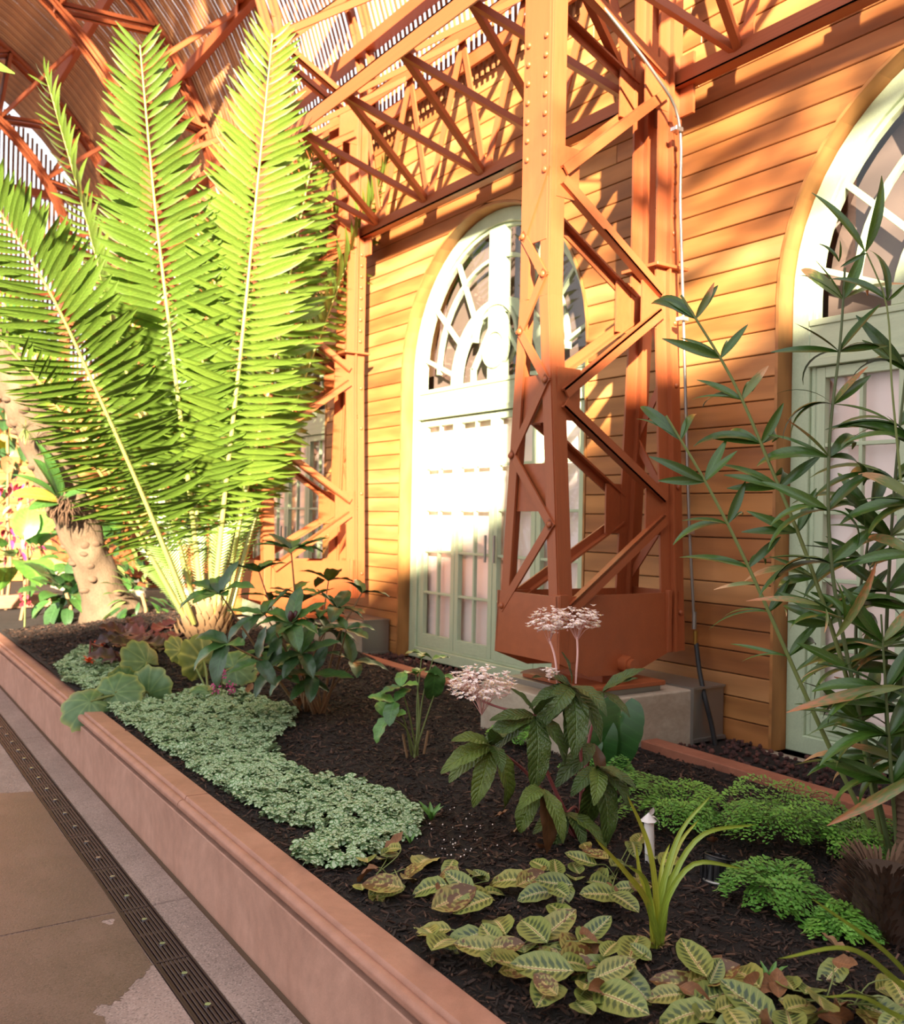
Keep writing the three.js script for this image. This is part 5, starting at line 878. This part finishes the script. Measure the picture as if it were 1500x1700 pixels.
{ // far bed behind the trunk, beyond the path end: shrubs, blossoms, timber edging
  const far = (label, cat, px, py, z, R, n, mats, lg, hgt) => { const c = onZ(px, py, z), t = thing(cat.replace(/ /g, '_'), label, cat); const gy = 0.33; mesh('stem', tube([V(c.x, gy - 0.05, c.z), V(c.x + 0.05, (gy + c.y) / 2, c.z), c], 0.02, 6, 5), M.twig, t); for (let i = 0; i < n; i++) { const d = V(rr(-1, 1), rr(-1, 1), rr(-1, 1)).normalize(), p = c.clone().add(V(d.x * R, d.y * R * hgt, d.z * R).multiplyScalar(Math.cbrt(rnd()))); putLeaf(t, lg, mats[i % mats.length], p, d.clone().add(V(0, 0.3, 0)), V(0, 1, 0.3), rr(0.7, 1.2)); } return t; };
  const la = leafGeo(0.3, 0.16, { nv: 5, nu: 2, shape: ovate, droop: 0.8 }), lb = leafGeo(0.16, 0.05, { nv: 4, nu: 2, shape: lance, droop: 0.6 }), lc = leafGeo(0.5, 0.34, { nv: 6, nu: 4, shape: ovate, droop: 0.8 });
  far('low leafy green plant at the foot of the leaning trunk', 'leafy plant', 110, 985, -10.2, 0.32, 40, [M.shrub2, M.shrub], la, 0.6);
  far('big-leaved green plant at the left edge behind the bed corner', 'big leaved plant', 35, 925, -11.2, 0.42, 14, [M.sprout, M.shrub2], lc, 0.6);
  far('crimson flowering bush at the left edge', 'flowering bush', 12, 860, -12.6, 0.55, 150, [M.redFlower, M.redLeaf, M.hotPink], lb, 0.9);
  far('cream dry grass clump left of the leaning trunk', 'dry grass clump', 45, 800, -13.2, 0.75, 170, [M.cream, M.dead, M.twigGreen], lb, 1.3);
  far('golden green bush high behind the leaning trunk', 'golden bush', 10, 640, -13.6, 1.15, 280, [M.shrub, M.shrub2, M.strap, M.shrub, M.dead], la, 1.1);
  far('grassy green tuft between the trunk and the cycad', 'grassy tuft', 235, 985, -9.4, 0.38, 90, [M.shrub2, M.twigGreen, M.shrub], lb, 0.8);
  far('dark green shrub behind the cycad base', 'dark shrub', 180, 930, -12.2, 0.6, 120, [M.shrub, M.shrub2], la, 0.7);
  const rf = onZ(42, 990, -10.2), rfl = []; for (let i = 0; i < 30; i++) rfl.push(placed(leafGeo(0.07, 0.04, { nv: 3, nu: 2, shape: ovate }), rf.clone().add(V(rr(-0.05, 0.05), rr(-0.1, 0.1), rr(-0.05, 0.05))), V(rr(-1, 1), rr(-1, 1), rr(-1, 1)), V(0, 1, 0), rr(0.6, 1)));
  const rt = thing('red_flower', 'single bright red flower spike at the left edge', 'flower'); mesh('petals', join(rfl), M.redFlower, rt); mesh('stem', tube([V(rf.x, 0.3, rf.z), rf], 0.008, 4, 4), M.twigGreen, rt);
  const p0 = onY(-60, 1010, 0.4), p1 = onY(36, 1003, 0.4); single('bed_end_kerb', new RoundedBoxGeometry(1.5, 0.16, 0.14, 1, 0.01).rotateY(0.15).translate((p0.x + p1.x) / 2, 0.43, (p0.z + p1.z) / 2 - 0.2), M.coping, 'short pinkish stone kerb closing the bed at the left edge', 'kerb');
  // leaf tip hanging in from the left edge, on its own hanging shoot
  const hl = thing('hanging_shoot', 'single green leaf tip hanging in at the upper left edge', 'leaf'), a = onZ(-160, 60, -5), b = onZ(28, 112, -5); mesh('stem', tube([a.clone().add(V(-0.6, 0.8, 0)), a], 0.012, 6, 5), M.twigGreen, hl); putLeaf(hl, leafGeo(a.distanceTo(b), 0.13, { shape: lance, droop: 0.15 }), M.cycad, a, b.clone().sub(a), V(0, 0.5, 1), 1);
}
{ // fittings in the bed
  const st = thing('irrigation_stake', 'short white plastic pipe stake with torn cap among the ferns', 'pipe stake'), p = onY(1077, 1432, SOIL);
  mesh('pipe', new THREE.CylinderGeometry(0.0175, 0.0175, 0.17, 18).rotateZ(0.06).translate(p.x, p.y + 0.075, p.z), M.white, st);
  mesh('cap', join([new THREE.ConeGeometry(0.03, 0.03, 7, 1, true).translate(p.x - 0.006, p.y + 0.165, p.z), placed(leafGeo(0.05, 0.03, { nv: 3, nu: 2, droop: 1.4 }), V(p.x, p.y + 0.165, p.z), V(0.8, 0.2, 0.5), V(0, 1, 0)), placed(leafGeo(0.035, 0.025, { nv: 3, nu: 2, droop: -0.5 }), V(p.x, p.y + 0.165, p.z), V(0.3, 1, -0.1), V(0, 0.3, 1))]), M.white, st);
  const cup = thing('spotlight', 'black slotted ground spotlight half hidden by the dark fern', 'spotlight'), q = onY(1188, 1462, SOIL), slots = [];
  mesh('housing', new THREE.CylinderGeometry(0.048, 0.043, 0.095, 24, 1, true).rotateZ(-0.25).translate(q.x, q.y + 0.03, q.z), M.plastic, cup);
  for (let i = 0; i < 14; i++) { const a = i / 14 * 6.283; slots.push(new THREE.BoxGeometry(0.006, 0.09, 0.006).translate(q.x + Math.cos(a) * 0.05, q.y + 0.036, q.z + Math.sin(a) * 0.05)); } mesh('fin', join(slots), M.plastic, cup);
  mesh('lens', new THREE.CylinderGeometry(0.044, 0.044, 0.006, 24).rotateZ(-0.25).translate(q.x + 0.012, q.y + 0.07, q.z), M.rubber, cup); mesh('grille', new THREE.TorusGeometry(0.048, 0.004, 6, 24).rotateX(Math.PI / 2).rotateZ(-0.25).translate(q.x + 0.015, q.y + 0.079, q.z), M.plastic, cup);
  mesh('base_ring', new THREE.TorusGeometry(0.05, 0.006, 6, 24, 2.2).rotateX(Math.PI / 2).rotateY(-2.4).translate(q.x, q.y + 0.01, q.z + 0.012), M.galv, cup);
  // fallen leaves
  const D = [[487, 1180, 1.3, 'large tan fallen leaf at the end of the ground cover'], [410, 1167, 1.0, 'brown fallen leaf lying on the ground cover'], [425, 1138, 1.1, 'pale fallen leaf under the shrub'], [845, 1390, 0.9, 'small dark pink fallen leaf left of the begonia'], [900, 1415, 0.8, 'dry brown fallen leaf below the tall begonia'], [1030, 1500, 0.7, 'curled dry leaf in front of the prayer plants'], [1180, 1405, 0.8, 'rusty fallen leaf between the ferns'], [1320, 1520, 0.8, 'tan fallen leaf left of the palm stump'], [1410, 1590, 0.9, 'orange-brown fallen leaf near the bottom right'], [820, 1362, 0.7, 'rust coloured fallen leaf in the open mulch']];
  for (const [x, y, s, l] of D) { const r = g0(x, y); r.y += 0.015 + (y < 1185 ? 0.05 : 0); const g = deadG[Math.floor(rnd() * 2)], m = single('fallen_leaf', g, rnd() < 0.5 ? M.dead : M.twig, l, 'fallen leaf', 'fallen leaves on the bed'); matOf(r, V(rr(-1, 1), 0.1, rr(-1, 1)), V(0, 1, 0), s).decompose(m.position, m.quaternion, m.scale); }
  const pp = []; for (let i = 0; i < 46; i++) { const c = rnd() < 0.5 ? [735, 1388] : [790, 1400], r = g0(c[0] + rr(-60, 60), c[1] + rr(-45, 40)); pp.push(new THREE.OctahedronGeometry(rr(0.002, 0.0045)).translate(r.x, r.y + 0.012, r.z)); } single('fallen_petals', join(pp), M.petal, 'white specks of fallen petals scattered on the mulch', 'petals', undefined, 'stuff');
}
{ // the tree behind the viewer whose loose crown dapples the boards
  const t = thing('garden_tree', 'loose-crowned tree standing behind the viewer', 'tree'), lg = new THREE.SphereGeometry(1, 6, 3).scale(0.2, 0.012, 0.07), leaves = [];
  const c = V(-1.1, 6.5, 4.4); for (let i = 0; i < 115; i++) { const d = V(rr(-1, 1), rr(-1, 1), rr(-1, 1)).normalize().multiplyScalar(Math.cbrt(rnd())); leaves.push(lg.clone().applyMatrix4(matOf(V(c.x + d.x * 1.6, c.y + d.y * 0.75, c.z + d.z * 1.3), V(rr(-1, 1), rr(-0.6, 0.6), rr(-1, 1)), V(0, 1, 0), rr(0.7, 1.3)))); }
  mesh('trunk', tube([V(-1.3, -0.05, 4.6), V(-1.25, 3, 4.5), c], 0.09, 12, 8, 0.4), M.knob, t); mesh('foliage', join(leaves), M.cycad2, t).userData.kind = 'stuff';
}
renderer.render(scene, camera);
